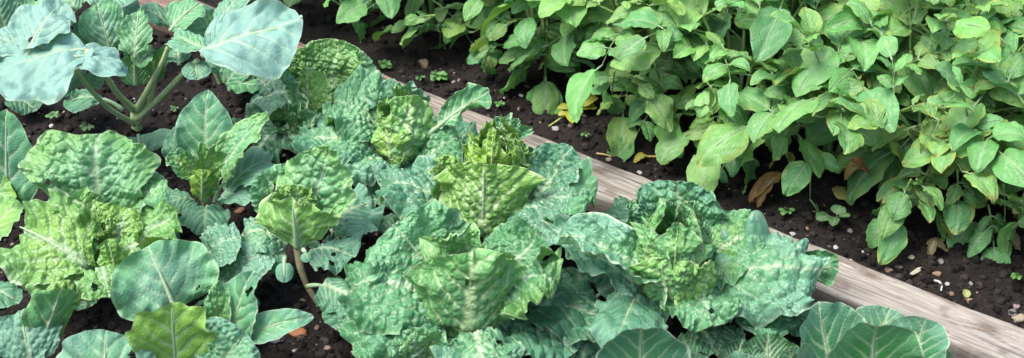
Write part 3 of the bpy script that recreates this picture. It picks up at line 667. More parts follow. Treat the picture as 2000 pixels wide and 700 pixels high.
# C, left edge
pl = plant_at('young_cabbage', 5, 470, 'cabbage cut by the left picture edge with one tall oval leaf', 'cabbage', G)
many(pl, [
 (15, 420, .08, 12, 212, .26, 130, dict(col='BM', col2='SL', az=95, kind='ovate', furrow=.005, cup=.25, arch=.03, vein=1.0, mid=.008)),
 (-30, 470, .09, 45, 400, .13, 100, dict(col='YG', col2='LG', az=40, cup=.3, kind='savoy', ruf=.01, rim=.5)),
 (-20, 400, .10, 20, 355, .14, 90, dict(col='LG', col2='YG', az=60, cup=.5, kind='savoy')),
 (-50, 560, .06, 36, 590, .07, 70, dict(col='BM', col2='BM', cup=-.2)),
], **WX)
pl = plant_at('young_cabbage', 20, 690, 'lobed blue green brassica filling the lower left corner, leaf folded over', 'cabbage', G)
many(pl, [
 (60, 700, .03, 120, 560, .16, 105, dict(col='BM', col2='SL', az=-60, kind='obov', furrow=-.004, cup=.7, arch=-.05, mid=.009, vein=1.0, label='tall leaf standing on edge with a yellow midrib')),
 (60, 720, .04, 40, 600, .12, 140, dict(col='BG', col2='BG', az=110, kind='wedge', lobe=.10, blis=.001, furrow=.004, cup=-.1, arch=.1, vein=1.0, drops=5)),
 (60, 730, .03, 70, 655, .08, 60, dict(col='BG', az=70, kind='round', cup=-.1)),
 (0, 690, .04, -40, 640, .08, 90, dict(col='BM', cup=-.1)),
], **WX)

# A tall kohlrabi-like plant
pl = plant_at('tall_brassica', 268, 250, 'tall brassica with pale branching stalks and huge powdery blue leaves, upper left', 'brassica plant', G)
ST = (0.42, 0.55, 0.27)
stalk(pl, [(268, 252, 0.0), (266, 228, .03), (264, 208, .052)], [.011, .012, .007], ST, 'trunk')
for pts, r in [([(264, 243, .015), (215, 215, .07), (172, 172, .15), (150, 140, .22)], (.006, .005, .0045, .004)),
               ([(262, 215, .05), (230, 185, .11), (208, 150, .17), (185, 118, .24), (170, 100, .27)], (.0075, .006, .0055, .005, .0045)),
               ([(268, 232, .03), (310, 195, .08), (352, 150, .15), (385, 118, .22)], (.007, .006, .0055, .0045)),
               ([(268, 215, .05), (290, 175, .11), (318, 122, .19), (330, 90, .24)], (.0075, .0065, .0055, .0045)),
               ([(272, 240, .02), (292, 200, .07), (304, 150, .13), (300, 120, .18)], (.0045, .004, .004, .003))]:
    stalk(pl, pts, r, ST, 'branch')
AX = dict(mat='waxy', kind='obov', furrow=.004, ruf=.014, cup=-.1, und=.018, lobe=.10, lfreq=2.6, rfreq=3.5, mid=.008, rim=.25, vein=.5, cell=.010, nu=80, nv=60)
many(pl, [
 (172, 95, .27, 0, 158, .23, 190, dict(col='KB', col2='KB', arch=.12, cup=-.45, roll=-12, lobe=.2, und=.03,  vsp=.2, drops=5, kind='savoy', label='largest powdery blue leaf')),
 (110, 115, .27, 252, 132, .23, 110, dict(col='KB', col2='KB', arch=.12, cup=-.5, kind='obov', drops=2)),
 (50, 110, .27, 115, 12, .30, 125, dict(col='KB', col2='KB', arch=.08, cup=.1, az=75, kind='savoy', vein=.6, lobe=.2, und=.03)),
 (60, 110, .24, -30, 70, .26, 90, dict(col='KB', arch=.1)),
 (392, 108, .25, 592, 50, .29, 160, dict(col='KB', col2='KB', arch=.10, cup=.2, roll=22, az=20, kind='obov', und=.024, lobe=.12, ruf=.022, vsp=.22, asym=.1, holes=0, vein=.8, furrow=.006, mid=.010, label='pale blue leaf held up on its right side')),
 (400, 98, .245, 330, 75, .24, 70, dict(col='SL', col2='BG', arch=.1, cup=-.2, kind='savoy')),
 (405, 100, .25, 470, 30, .30, 70, dict(col='KB', arch=.1, cup=.1, az=70)),
 (382, 120, .21, 386, 155, .20, 58, dict(col='BG', col2='BG', kind='round', arch=.1, cup=-.3, ruf=.004, lobe=.03, drops=3)),
 (350, 125, .20, 345, 95, .20, 50, dict(col='BM', kind='round', cup=-.3, az=180)),
 (262, 115, .20, 272, 15, .28, 68, dict(col='SL', col2='SG', az=85, kind='ovate', arch=.05, cup=.3, furrow=.004, ruf=.03, vein=1.2, lobe=.12, lfreq=9, label='upright frilled inner leaf with a white midrib')),
 (268, 130, .18, 300, 95, .20, 60, dict(col='SG', col2='SG', kind='ovate', arch=.1, cup=.5, ruf=.02)),
 (265, 165, .12, 262, 110, .18, 60, dict(col='BM', col2='SG', kind='round', az=-90, arch=.0, cup=.3)),
 (300, 150, .14, 335, 90, .21, 56, dict(col='YG', col2='SG', kind='ovate', az=60, cup=.6, arch=.05)),
 (175, 170, .12, 180, 140, .16, 44, dict(col='BG', kind='round', az=100, cup=-.2, lobe=.12)),
 (130, 190, .06, 115, 150, .10, 50, dict(col='BM', kind='round', az=100, cup=-.2)),
 (155, 130, .17, 130, 180, .14, 55, dict(col='BM', col2='BD', kind='round', cup=-.3, arch=.2, drops=2)),
 (240, 215, .03, 130, 200, .05, 75, dict(col='BM', col2='BM', pet=.35, arch=.2, cup=-.2, lobe=.12)),
 (270, 262, .045, 276, 300, .035, 130, dict(col='BM', col2='BG', kind='round', arch=.2, cup=-.4, lobe=.12, furrow=.002)),
 (215, 100, .20, 190, 10, .28, 90, dict(col='BG', col2='SL', az=110, kind='obov', arch=.05, cup=.3, vein=.9)),
 (170, 110, .18, 160, 60, .24, 60, dict(col='BM', col2='BG', az=110, cup=.2)),
 (440, 70, .20, 350, 30, .26, 80, dict(col='SL', col2='BG', az=140, kind='obov', arch=.1, cup=.1, vein=1.)),
 (330, 60, .24, 390, 5, .28, 80, dict(col='SL', col2='SL', az=60, kind='savoy', arch=.08, cup=.1, vein=.8)),
 (425, 60, .24, 470, -10, .27, 60, dict(col='BG', az=70)),
], **AX)
pl = plant_at('tall_brassica', 200, 60, 'second tall brassica behind the first, white midribs rising at the top edge', 'brassica plant', G)
stalk(pl, [(222, 80, .03), (205, 35, .10), (192, -10, .16)], (.007, .006, .005), (0.45, 0.55, 0.38), 'branch')
stalk(pl, [(195, 130, .0), (185, 80, .05), (170, 40, .10)], (.008, .007, .006), ST, 'branch')
many(pl, [
 (190, -30, .20, 240, 14, .17, 110, dict(col='BG', col2='BG', kind='savoy', cup=-.2, arch=.15)),
 (150, 20, .16, 120, -30, .20, 100, dict(col='BG', col2='SL', az=100, cup=.1, arch=.1)),
 (200, 40, .12, 260, 0, .14, 90, dict(col='BM', cup=0, arch=.15)),
 (150, 90, .08, 90, 50, .12, 100, dict(col='BM', col2='BD', cup=-.1, arch=.15)),
 (330, 50, .10, 280, 20, .13, 70, dict(col='BM', cup=-.1, arch=.15)),
], **AX)
pl = plant_at('tall_brassica', 20, 110, 'brassica at the top left corner, green ribs under blue leaves', 'brassica plant', G)
stalk(pl, [(40, 110, 0), (35, 60, .08), (60, 20, .14), (95, -10, .18)], (.009, .007, .006, .005), (0.2, 0.42, 0.12), 'branch')
stalk(pl, [(38, 90, .04), (10, 40, .12), (-20, 20, .16)], (.007, .006, .005), (0.2, 0.42, 0.12), 'branch')
many(pl, [
 (40, 60, .10, 75, 5, .15, 75, dict(col='SG', col2='BM', az=60, cup=.2)),
 (10, 60, .12, -10, -10, .19, 90, dict(col='BM', col2='BG', az=110, cup=.1)),
 (20, 120, .10, -40, 80, .14, 90, dict(col='BM', cup=-.1)),
 (90, 60, .10, 150, 20, .14, 80, dict(col='SG', col2='SG', az=40, cup=.4)),
 (20, 190, .03, 70, 215, .03, 70, dict(col='BD', cup=-.1)),
 (0, 130, .03, 20, 20, .12, 110, dict(col='BG', az=80, cup=.1)),
], **AX)
pl = plant_at('young_cabbage', 455, 175, 'low young plant on thin stalks under the pale blue leaf', 'cabbage', G)
stalk(pl, [(430, 165, 0), (418, 140, .03), (410, 105, .07)], (.004, .003, .003), (0.25, 0.4, 0.2), 'stem')
many(pl, [
 (440, 165, .02, 480, 120, .07, 70, dict(col='BM', col2='SG', az=60)),
 (450, 170, .02, 520, 175, .05, 80, dict(col='SG', cup=-.1)),
 (440, 150, .03, 430, 100, .08, 60, dict(col='BG', az=100)),
], **WX)

# smooth cabbages at the bottom edge
CB = dict(mat='waxy', kind='round', furrow=.0010, ruf=.005, cup=.9, arch=-.08, und=.004, lobe=.008, rim=1.0, vein=1.0, mid=.008, vsp=.21, vslope=1.2, vw=.75, col='CB', col2='BG', holes=0, cell=.012, nu=90, nv=72)
pl = plant_at('smooth_cabbage', 1700, 740, 'smooth round leaved cabbage in front of the board at the lower right corner', 'cabbage', G)
many(pl, [
 (1640, 760, .07, 1602, 592, .19, 190, dict(az=115)),
 (1700, 720, .09, 1738, 600, .16, 165, dict(az=78, col='CB')),
 (1765, 750, .08, 1808, 620, .18, 160, dict(az=60)),
 (1705, 790, .08, 1712, 630, .235, 215, dict(az=90, col=(.05, .235, .05), col2=(.10, .30, .13), cup=.7)),
 (1600, 790, .06, 1566, 672, .20, 60, dict(az=120, col='BG', cup=.9)),
 (1800, 780, .06, 1850, 680, .13, 110, dict(az=30)),
 (1580, 760, .05, 1545, 700, .10, 90, dict(az=160)),
], **CB)
pl = plant_at('smooth_cabbage', 1260, 745, 'smooth cabbage with a white rimmed cap leaf, cut by the bottom edge of the picture', 'cabbage', G)
many(pl, [
 (1255, 800, .10, 1252, 634, .25, 195, dict(az=92, cup=.35, col='SG', col2='BM')),
 (1350, 790, .08, 1360, 688, .17, 110, dict(az=70)),
 (1440, 780, .06, 1462, 690, .13, 110, dict(az=60)),
 (1190, 790, .05, 1170, 700, .12, 110, dict(az=130, col='BM')),
], **CB)
pl = plant_at('smooth_cabbage', 1510, 760, 'dark low cabbage leaf tips between the two smooth cabbages at the bottom edge', 'cabbage', G)
many(pl, [
 (1500, 720, .03, 1500, 650, .08, 130, dict(az=90, col='BD', col2='SG', rim=.2)),
 (1440, 730, .03, 1450, 665, .07, 110, dict(az=100, col='BD', col2='BD', rim=.2)),
 (1560, 740, .03, 1540, 680, .08, 80, dict(az=90, col='SG', rim=.2)),
], **CB)
# low dark leaves belonging to small transplants between the heads
for k, (x, y, lab) in enumerate([(640, 480, 'small dark brassica seedling on the soil right of the leggy young savoy'), (445, 640, 'low dark plant in the shade behind the narrow edge on leaf'),
                     (1130, 640, 'spreading dark veined leaves low between the two largest savoys')]):
    pl = plant_at('young_cabbage', x, y, lab, 'cabbage', G)
    skirt(pl, 4 if k < 2 else 6, .07 if k < 2 else .16, 0, .015, .04, .06 if k < 2 else .14, 40, 'BD', mat='waxy', blis=.002, furrow=.004, vsp=.22, cell=.03, vein=.6, pet=.2)

# ------------------------------------------------------------------ POTATOES
PG = [(0.165, 0.385, 0.095), (0.13, 0.35, 0.10), (0.21, 0.42, 0.105), (0.09, 0.285, 0.09), (0.235, 0.43, 0.11), (0.095, 0.30, 0.12)]
def bezq(a, m_, b, n):
    t = np.linspace(0, 1, n)[:, None]; return (1 - t) ** 2 * a + 2 * t * (1 - t) * m_ + t * t * b
def compound_leaf(mb, base, tip, droop, size, col, spots=0.0, up=None, npairs=3, nu=17, nv=12, rollv=0.0):
    """potato leaf: a stalk with paired leaflets and a larger end leaflet"""
    base = np.asarray(base, float); tip = np.asarray(tip, float); ch = tip - base; L = np.linalg.norm(ch)
    mid_ = base + ch * 0.55 + np.array([0, 0, droop * L])
    n = 22; C = bezq(base, mid_, tip, n); D = np.gradient(C, axis=0); D /= np.linalg.norm(D, axis=1)[:, None]
    mb.tube(C, np.linspace(0.0022, 0.0010, n), np.array([0.26, 0.40, 0.13]), 5)
    sp = npairs
    for k in range(sp + 1):
        last = k == sp
        f = 0.34 + 0.60 * k / sp if not last else 1.0
        i = min(n - 1, int(f * (n - 1))); p = C[i]; d = D[i]
        side = np.cross(d, [0, 0, 1.0]); side /= np.linalg.norm(side) + 1e-6; nrm = np.cross(side, d)
        if rollv: side = side * math.cos(rollv) + nrm * math.sin(rollv); nrm = np.cross(side, d)
        for sg in ((1, -1) if not last else (0,)):
            s = size * (1.12 if last else (0.62 + 0.34 * k / sp)) * random.uniform(0.68, 1.2)
            dirn = d * (1.0 if last else random.uniform(0.4, 1.0)) + side * (sg * 0.95 + random.uniform(-.15, .15)) + nrm * random.uniform(-0.25, 0.40)
            dirn /= np.linalg.norm(dirn)
            t = p + dirn * s + np.array([0, 0, -s * random.uniform(-0.1, 0.3)])
            az = math.degrees(math.atan2(dirn[1], dirn[0]))
            # orient the blade: its across vector follows nrm of the rachis
            T = (t - p) / np.linalg.norm(t - p); S0 = np.array([math.sin(math.radians(az)), -math.cos(math.radians(az)), 0]); 
            c = np.array(col) * random.uniform(0.8, 1.15) * np.array([random.uniform(.85, 1.15), 1, random.uniform(.8, 1.2)])
            leaf_into(mb, p, t, s * random.uniform(0.6, 0.8), az=az, roll=random.uniform(-38, 38) + math.degrees(rollv) * 0.6, arch=random.uniform(0.08, 0.2), cup=random.uniform(-0.6, 0.8),
                      kind='potato', pet=0.12, col=tuple(c), blis=0.0, furrow=0.0045, cell=0.02, ruf=0.012, lobe=0.02, und=0.016, vein=0.4, vsp=0.15, mid=0.0028, nu=nu, nv=nv, spots=spots, asym=random.uniform(-.08, .08))
def potato_plant(px, py, label, H=0.38, R=0.20, nst=5, tint=0, spots=0.0, size=0.084, extra=(), lean=0.0, zc=None, ncap=14):
    c = P(px, py, 0.02); c[2] = float(gz(c[0], c[1]))
    pl = thing('potato_plant', c, label, 'potato plant', 'potato plants in the far bed')
    made = 0
    for s in range(nst):
        a = 2 * math.pi * s / nst + random.uniform(-0.4, 0.4); rr = R * random.uniform(0.35, 1.0)
        tip = c + np.array([math.cos(a) * rr, math.sin(a) * rr, H * random.uniform(0.85, 1.08)])
        m_ = c + np.array([math.cos(a) * rr * 0.35, math.sin(a) * rr * 0.35, H * 0.6])
        n = 26; C = bezq(c + np.array([math.cos(a), math.sin(a), 0]) * 0.01, m_, tip, n)
        mb = M(); mb.tube(C, np.linspace(0.0055, 0.0022, n), np.array([0.24, 0.37, 0.13]), 8)
        mb.build('stem', MAT['stem'], pl, pl.location)
        ga = random.uniform(0, 6.28)
        for k, f in enumerate((0.30, 0.42, 0.54, 0.66, 0.77, 0.87, 0.95, 1.0)):
            if made > 88: break
            if k in (1, 5): continue
            p = C[min(n - 1, int(f * (n - 1)))]
            ga += 2.4
            oa = ga if f > 0.75 else a + random.choice((-1, 1)) * random.uniform(0.3, 1.4)
            Ln = (0.15 if f < 0.9 else 0.085) * random.uniform(0.8, 1.15)
            el = {0: -0.25, 1: -0.1, 2: 0.0, 3: 0.08, 4: 0.15, 5: 0.25, 6: 0.55, 7: 1.0}[k] + random.uniform(-0.15, 0.15)
            t = p + Ln * np.array([math.cos(oa) * math.cos(el), math.sin(oa) * math.cos(el), math.sin(el)])
            t[2] = max(t[2], c[2] + 0.02)
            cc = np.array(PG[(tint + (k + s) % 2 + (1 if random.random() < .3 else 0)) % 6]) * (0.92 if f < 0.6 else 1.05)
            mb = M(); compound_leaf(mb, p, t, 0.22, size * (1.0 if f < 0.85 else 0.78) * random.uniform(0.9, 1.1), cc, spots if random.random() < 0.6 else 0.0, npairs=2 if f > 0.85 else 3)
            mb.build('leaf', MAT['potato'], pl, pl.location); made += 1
    for (bx, by, bz, tx, ty, tz, sz, *o) in extra:
        o = o[0] if o else {}
        mb = M(); compound_leaf(mb, P(bx, by, bz), P(tx, ty, tz), o.get('droop', .15), sz, np.array(PG[o.get('c', 0)]) if isinstance(o.get('c', 0), int) else np.array(o['c']), o.get('sp', 0.0), npairs=o.get('n', 2), nu=24, nv=18)
        ob = mb.build('leaf', MAT['potato'], pl, pl.location)
        if 'label' in o: ob['label'] = o['label']
    return pl
potato_plant(680, 10, 'potato plant at the top left end of its row, dark drooping leaves over bare soil', H=.22, R=.12, tint=3, nst=4,
             extra=[(650, 0, .12, 690, 40, .06, .07, dict(c=3)), (740, 0, .12, 745, 30, .06, .06, dict(c=3))])
potato_plant(850, 65, 'potato plant with a pale hanging cluster just right of the top left end', H=.26, R=.12, tint=0, nst=4,
             extra=[(850, 30, .16, 770, 60, .09, .06, dict(c=0)), (850, 30, .16, 815, 70, .09, .06, dict(c=2)), (860, 40, .14, 860, 85, .05, .06, dict(c=3))])
potato_plant(1050, 110, 'potato plant with a broad cluster hanging over the soil above the ribbed savoy leaf', H=.24, R=.15, tint=0,
             extra=[(1010, 40, .20, 960, 70, .15, .06, dict(c=4)), (1040, 60, .20, 1022, 125, .10, .085, dict(c=1)), (960, 90, .14, 945, 130, .06, .06, dict(c=3)), (1120, 90, .16, 1125, 140, .07, .07, dict(c=3))])
potato_plant(1250, 190, 'potato plant with a large spoon shaped leaflet above the yellowed sprig', H=.26, R=.16, tint=1,
             extra=[(1200, 140, .20, 1195, 190, .12, .085, dict(c=1)), (1230, 150, .20, 1275, 200, .14, .09, dict(c=4)), (1290, 190, .12, 1240, 270, .05, .06, dict(c=1, label='low drooping leaf touching the soil'))])
potato_plant(1440, 265, 'potato plant in the middle of the front row, dense matt green mound', H=.27, R=.17, tint=0, spots=.3,
             extra=[(1400, 200, .20, 1445, 290, .10, .09, dict(c=1, sp=.3)), (1380, 160, .22, 1400, 190, .2, .08, dict(c=2)), (1470, 250, .12, 1415, 320, .05, .075, dict(c=5))])
potato_plant(1620, 330, 'potato plant with a long speckled leaf hanging almost to the board', H=.27, R=.17, tint=0, spots=.5,
             extra=[(1580, 280, .16, 1582, 390, .06, .105, dict(c=1, sp=.5, n=1, label='long speckled yellowing leaf hanging down')), (1620, 250, .2, 1650, 265, .17, .068, dict(c=0)), (1530, 220, .2, 1510, 260, .16, .075, dict(c=2)), (1640, 220, .22, 1720, 265, .17, .078, dict(c=4))])
potato_plant(1800, 385, 'potato plant with scorched brown leaf edges, second from the right in the front row', H=.27, R=.17, tint=0, spots=.9,
             extra=[(1780, 350, .17, 1742, 430, .08, .085, dict(c=1)), (1790, 350, .17, 1815, 400, .10, .07, dict(c=0)), (1870, 330, .16, 1868, 420, .07, .095, dict(c=1, sp=.8)), (1740, 260, .26, 1700, 240, .27, .07, dict(c=0, sp=.5))])
potato_plant(1990, 450, 'potato plant at the right picture edge with browned drooping leaves', H=.27, R=.18, tint=0, spots=.9,
             extra=[(1960, 360, .17, 1962, 430, .08, .09, dict(c=0, sp=.5)), (1930, 400, .10, 1940, 470, .05, .075, dict(c=3)), (2000, 380, .18, 1995, 430, .12, .08, dict(c=0))])
# middle and back rows
for (x, y, lab, t, sp, h) in [
   (1120, 20, 'potato plant at the top edge above the spoon shaped leaflet, light green', 0, 0, .34),
   (960, 0, 'potato plant at the top edge, small pale mound left of the tall ones', 0, 0, .30),
   (1330, 120, 'potato plant rising behind the middle of the front row', 2, 0, .36),
   (1520, 190, 'potato plant behind the speckled hanging leaf, curled yellow green leaves', 4, .2, .36),
   (1710, 260, 'potato plant behind the scorched plant, broad pale leaves', 0, .3, .36),
   (1890, 320, 'potato plant behind the right edge plant, mixed green and browned leaves', 0, .5, .36),
   (1230, 40, 'potato plant at the top edge centre right, narrow bright leaves', 0, 0, .34),
   (1430, 110, 'potato plant at the top edge, left of the dark gap between rows', 0, 0, .34),
   (1800, 150, 'bluish green potato plant of the second row, behind the dark gap', 5, 0, .30),
   (1960, 210, 'bluish green potato plant of the second row at the right edge', 5, .1, .33),
   (1880, 60, 'farthest potato plant at the top right corner', 5, 0, .32),
   (2090, 350, 'potato plant mostly outside the right edge, only outer leaves showing', 0, .4, .34),
   (2230, 420, 'potato plant wholly beyond the right edge, near the board', 0, .4, .3),
   (2260, 230, 'potato plant wholly beyond the right edge, in the second row', 0, .2, .3),
   (2100, 120, 'potato plant mostly outside the top right corner', 5, 0, .3)]:
    potato_plant(x, y, lab, H=h, R=.19, tint=t, spots=sp, nst=4)

# ------------------------------------------------------------------ small things on the soil
def pebble(px, py, r, col, label, el=1.3, flat=.6, cat='pebble', name='pebble', rot=None, group='pebbles on the soil'):
    r *= .55; col = tuple(v * .75 for v in col); p = P(px, py, 0.02); z = float(gz(p[0], p[1])); p = P(px, py, z + r * .4)
    mb = M(); lump(mb, p, r, col, flat, int(px * 7 + py) % 9973, el=el, sub=2, rot=rot)
    o = mb.build(name, MAT['stone'], None, tuple(p)); o.location = tuple(p); tag(o, label, cat, group)
for a in [
 (1085, 251, .011, (.40, .38, .38), 'flat pale grey stone left of the yellowed sprig'),
 (1142, 287, .008, (.48, .47, .46), 'white pebble beside the far edge of the board, below the yellowed sprig'),
 (1190, 312, .009, (.40, .33, .24), 'tan pebble against the board near the fallen twig'),
 (1250, 338, .008, (.5, .48, .46), 'white pebble against the board right of the fallen twig'),
 (1015, 213, .008, (.38, .25, .19), 'small reddish pebble nearest the long ribbed leaf'),
 (1018, 187, .008, (.36, .36, .37), 'grey pebble alone on the dark soil under the broad hanging cluster'),
 (1115, 246, .010, (.20, .15, .16), 'dull purple brown pebble below the yellowed sprig'),
 (985, 190, .008, (.5, .45, .42), 'pale pebble on the soil just beyond the ribbed leaf tip'),
 (1632, 483, .008, (.55, .54, .5), 'clean white pebble right of the long speckled leaf'),
 (1830, 535, .010, (.34, .22, .14), 'orange brown pebble behind the board, beside the white curved root'),
 (1838, 511, .009, (.24, .23, .22), 'grey pebble under the scorched potato plant'),
 (1850, 555, .007, (.5, .5, .5), 'small white pebble right of the white curved root'),
 (1896, 554, .007, (.27, .26, .28), 'bluish grey pebble in the middle of the bare soil at the right'),
 (1780, 503, .009, (.5, .42, .28), 'yellowish pebble directly under the pointed potato leaf'),
 (1735, 527, .010, (.35, .25, .18), 'flat tan pebble touching the far edge of the board'),
 (1755, 522, .010, (.14, .1, .1), 'dark flat stone next to the tan one by the board'),
 (1985, 597, .010, (.33, .24, .24), 'pinkish pebble near the right edge of the picture'),
 (1990, 622, .016, (.42, .34, .26), 'large tan stone at the right edge behind the board'),
 (1978, 612, .014, (.2, .17, .18), 'flat dark stone behind the large tan one'),
 (1660, 452, .009, (.27, .25, .24), 'grey stone under the twin round seedling leaves'),
 (1548, 458, .010, (.45, .44, .42), 'pale stone half under the tip of the speckled leaf'),
 (1480, 428, .005, (.6, .6, .58), 'tiny bright white stone at the board edge'),
 (100, 270, .009, (.36, .34, .3), 'pale stone on the soil behind the tall oval leaf, left'),
 (85, 262, .009, (.2, .17, .15), 'brown stone on the soil behind the tall oval leaf, left'),
 (540, 660, .022, (.13, .13, .14), 'large flat dark grey stone in the bare soil patch'),
 (640, 680, .009, (.3, .22, .18), 'small brown pebble in the bare soil patch'),
 (575, 685, .007, (.34, .33, .32), 'small grey pebble low in the bare soil patch'),
 (620, 640, .008, (.2, .12, .1), 'dark red pebble right of the orange chip'),
 (590, 588, .009, (.26, .22, .15), 'dull yellow stone at the foot of the bent stalk'),
 (470, 412, .014, (.3, .15, .09), 'rust brown stone between the two young cabbages'),
 (737, 460, .008, (.2, .15, .12), 'brown pebble in the dark gap left of the largest savoy'),
]: pebble(*a)
pebble(583, 650, .018, (.36, .15, .07), 'orange bark chip on the bare soil patch', 1.7, .5, 'bark chip', 'bark_chip', 0.1, None)
pebble(1790, 530, .008, (.55, .5, .4), 'pale straw like wood splinter behind the board', 3.6, .7, 'wood splinter', 'wood_splinter', 0.7, None)
pebble(700, 205, .010, (.3, .2, .15), 'brown stone against the reddish end of the board')

def ground_curve(name, pts, rad, col, label, cat, zoff=.004, mat='dry'):
    pp = []
    for (x, y) in pts:
        q = P(x, y, .03); z = float(gz(q[0], q[1])); pp.append(P(x, y, z + zoff))
    pp = np.array(pp); t = np.linspace(0, len(pp) - 1, 20); Q = np.stack([np.interp(t, range(len(pp)), pp[:, k]) for k in range(3)], 1)
    for _ in range(2): Q[1:-1] = (Q[:-2] + Q[2:] + 2 * Q[1:-1]) / 4
    mb = M(); mb.tube(Q, np.linspace(rad, rad * .6, 20), np.array(col), 7); o = mb.build(name, MAT[mat], None, tuple(Q[0])); o.location = tuple(Q[0]); tag(o, label, cat)
ground_curve('white_root', [(1822, 548), (1834, 550), (1840, 558), (1838, 568)], .0022, (.6, .58, .52), 'thin white curved root lying on the soil behind the board', 'root')
ground_curve('dry_twig', [(1312, 303), (1290, 306), (1262, 306), (1240, 313)], .0028, (.42, .33, .10), 'yellow brown dry stalk lying on the soil under the low potato leaf', 'twig')
ground_curve('dry_twig', [(1165, 300), (1180, 302), (1195, 306)], .0022, (.45, .32, .15), 'short tan straw beside the board near the tan pebble', 'twig')
ground_curve('dry_twig', [(1820, 650 - 60), (1850, 625 - 30), (1880, 606)], .0018, (.12, .09, .07), 'thin dark twig along the far edge of the board', 'twig')

def leaf_thing(name, px, py, label, cat, leaves, mat='potato', z=None, group=None, stem=None):
    q = P(px, py, .03); q[2] = float(gz(q[0], q[1])); q = P(px, py, q[2])
    t = thing(name, q, label, cat, group)
    for (bx, by, bz, tx, ty, tz, w, o) in leaves:
        b_ = P(bx, by, q[2] + bz); e_ = P(tx, ty, q[2] + tz); d = dict(kind='potato', nu=26, nv=20, mid=.0025, ruf=.003, und=.006, furrow=.002, cup=.2, vein=.4, cell=.02, lobe=.03); d.update(o)
        mb = M(); leaf_into(mb, b_, e_, w * mpp(b_), **d); mb.build('leaf', MAT[mat], t, t.location)
    if stem:
        pp = np.array([P(x, y, q[2] + zz) for x, y, zz in stem]); t_ = np.linspace(0, len(pp) - 1, 14)
        mb = M(); mb.tube(np.stack([np.interp(t_, range(len(pp)), pp[:, k]) for k in range(3)], 1), .0018, np.array([.34, .40, .12]), 6); mb.build('stem', MAT['stem'], t, t.location)
YL = (.42, .42, .03)
leaf_thing('yellow_sprig', 1072, 247, 'yellowed potato sprig lying on the bare soil beyond the board', 'fallen leaves', [
 (1128, 205, .02, 1168, 192, .03, 42, dict(col=YL, cup=-.3, arch=.2)), (1126, 208, .015, 1166, 212, .015, 34, dict(col=(.36, .4, .03))),
 (1118, 212, .02, 1088, 212, .025, 24, dict(col=YL)), (1112, 216, .02, 1118, 242, .015, 26, dict(col=YL)), (1106, 222, .02, 1090, 226, .02, 18, dict(col=YL)), (1130, 205, .02, 1140, 178, .03, 30, dict(col=(.3, .36, .05)))],
 stem=[(1072, 247, .002), (1100, 228, .012), (1130, 206, .016)])
BRN = (.22, .10, .03)
leaf_thing('dead_leaf', 1490, 385, 'curled rusty dead leaf hanging under the front row of potatoes', 'dead leaf', [
 (1530, 340, .05, 1462, 395, .01, 40, dict(col=(.30, .15, .03), cup=.9, ruf=.012)), (1510, 350, .05, 1480, 405, .005, 30, dict(col=BRN, cup=1.1, ruf=.012))])
leaf_thing('dead_leaf', 1645, 385, 'brown and yellow dead leaf curled up right of the long speckled leaf', 'dead leaf', [
 (1625, 370, .03, 1668, 385, .02, 44, dict(col=(.34, .28, .05), cup=-.7, ruf=.01, spots=.8)), (1630, 330, .06, 1675, 325, .06, 34, dict(col=(.34, .13, .04), cup=.8, ruf=.012))])
leaf_thing('dead_leaf', 1825, 480, 'dark brown crumpled dead leaves under the scorched potato plant', 'dead leaf', [
 (1810, 475, .02, 1850, 492, .01, 34, dict(col=(.12, .06, .03), cup=1.0, ruf=.014)), (1825, 470, .03, 1815, 500, .01, 26, dict(col=(.16, .08, .03), cup=1.2, ruf=.014))])
leaf_thing('dead_leaf', 1975, 475, 'brown withered leaf under the right edge potato plant', 'dead leaf', [
 (1960, 455, .03, 1990, 490, .01, 36, dict(col=(.14, .08, .03), cup=1.0, ruf=.014))])
leaf_thing('dead_leaf', 1256, 310, 'small bright yellow shrivelled leaf beside the dry stalk', 'dead leaf', [
 (1262, 303, .01, 1238, 318, .005, 22, dict(col=(.42, .36, .02), cup=1.0, ruf=.01))])
leaf_thing('dead_leaf', 830, 128, 'reddish brown crumpled leaf on the bare soil near the top', 'dead leaf', [
 (820, 118, .015, 832, 135, .005, 24, dict(col=(.24, .12, .08), cup=1.0, ruf=.01))])
leaf_thing('dead_leaf', 1890, 578, 'tiny yellow and red shrivelled leaf on the soil beside the board', 'dead leaf', [
 (1888, 582, .004, 1886, 565, .008, 18, dict(col=(.36, .36, .1), cup=.6)), (1890, 584, .004, 1895, 596, .004, 16, dict(col=(.40, .2, .12), cup=.8))])
leaf_thing('dead_leaf', 1535, 330, 'bright yellow withered potato leaf low between the mounds, left of the long speckled leaf', 'dead leaf', [
 (1530, 300, .09, 1505, 330, .05, 44, dict(col=(.42, .36, .05), cup=.5, ruf=.012, spots=.5)), (1535, 300, .09, 1540, 345, .04, 40, dict(col=(.36, .30, .05), cup=.8, ruf=.014, spots=.8))])
leaf_thing('dead_leaf', 1680, 350, 'rusty brown drooping leaf above the yellow and brown curled one', 'dead leaf', [
 (1660, 320, .10, 1700, 345, .07, 46, dict(col=(.30, .12, .035), cup=.8, ruf=.014)), (1680, 325, .08, 1650, 352, .05, 34, dict(col=(.34, .2, .05), cup=.9, ruf=.012))])
leaf_thing('dead_leaf', 1850, 455, 'yellow edged withered leaf behind the dark crumpled ones', 'dead leaf', [
 (1840, 430, .05, 1862, 468, .02, 42, dict(col=(.34, .32, .06), cup=.6, ruf=.012, spots=.9))])
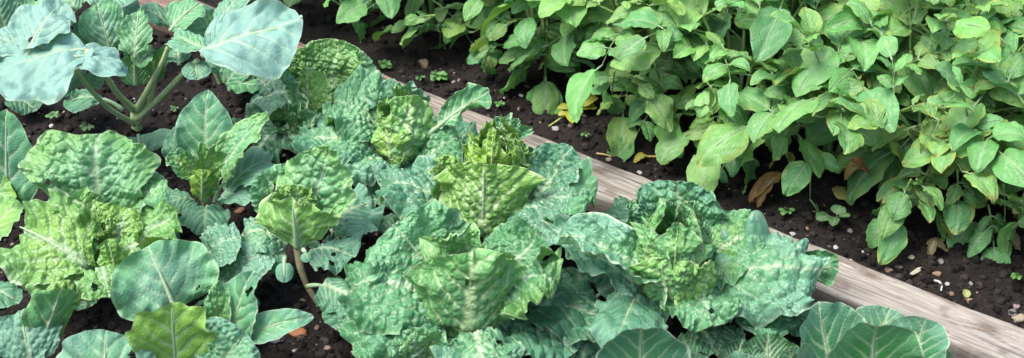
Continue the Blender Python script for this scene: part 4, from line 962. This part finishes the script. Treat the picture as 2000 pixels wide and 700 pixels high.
def weed(px, py, label, r=14, n=6, col=(.10, .30, .06), h=.02):
    L = []
    for i in range(n):
        a = 2 * math.pi * i / n + random.uniform(-.3, .3); rr = r * random.uniform(.7, 1.2)
        L.append((px, py, .004, px + math.cos(a) * rr, py + math.sin(a) * rr * .6 - 2, h * random.uniform(.4, 1.1), rr * .75, dict(col=tuple(np.array(col) * random.uniform(.8, 1.3)), kind='round', pet=.35, nu=12, nv=9, mid=.0012, lobe=.03, arch=.15)))
    leaf_thing('weed_seedling', px, py, label, 'weed', L, group='weed seedlings on the soil')
weed(752, 128, 'small weed seedling by the far edge of the reddish board end', 15, 8)
weed(857, 152, 'weed seedling on the bare soil, between the board and the pale hanging cluster', 16, 8)
weed(820, 155, 'thin weed seedling left of the one on the bare soil', 9, 5, (.06, .2, .05))
weed(1537, 415, 'weed seedling left of the long speckled leaf tip', 14, 6)
weed(1632, 428, 'weed with round leaves right of the long speckled leaf', 34, 4, (.10, .24, .08), .03)
weed(1985, 543, 'bright weed seedling at the right edge on bare soil', 11, 6, (.16, .42, .08))
weed(1143, 266, 'tiny weed seedling right of the grey stone near the board', 9, 5)
weed(975, 205, 'grassy weed seedling just beyond the ribbed leaf tip', 10, 6)
weed(105, 228, 'weed seedling on the soil beneath the big blue leaves', 14, 7, (.08, .2, .06))
weed(170, 250, 'low weed seedling between the tall brassica and the left edge', 14, 6, (.06, .16, .05))
weed(340, 215, 'weed seedling right of the pale branching stalks', 10, 5, (.06, .16, .05))

# water drops on the leaves
if DROPS:
    mb = M()
    for i, (p, nn, r) in enumerate(DROPS):
        nlat, nlon = 5, 8; th = np.linspace(0, math.pi / 2, nlat)[:, None]; ph = np.linspace(0, 2 * math.pi, nlon, endpoint=False)[None]
        A = np.cross(nn, [0.3, 0.9, 0.2]); A /= np.linalg.norm(A); B = np.cross(nn, A)
        q = (np.sin(th) * np.cos(ph))[..., None] * A * r + (np.sin(th) * np.sin(ph))[..., None] * B * r + (np.cos(th) * np.ones_like(ph))[..., None] * nn * r * 0.6 + p
        mb.grid(q, np.array([1., 1, 1]), np.zeros(q.shape[:2] + (2,)), closed=True)
    tag(mb.build('water_drops', MAT['water']), 'clear water drops beading on the cabbage leaves', 'water drops', kind='stuff')
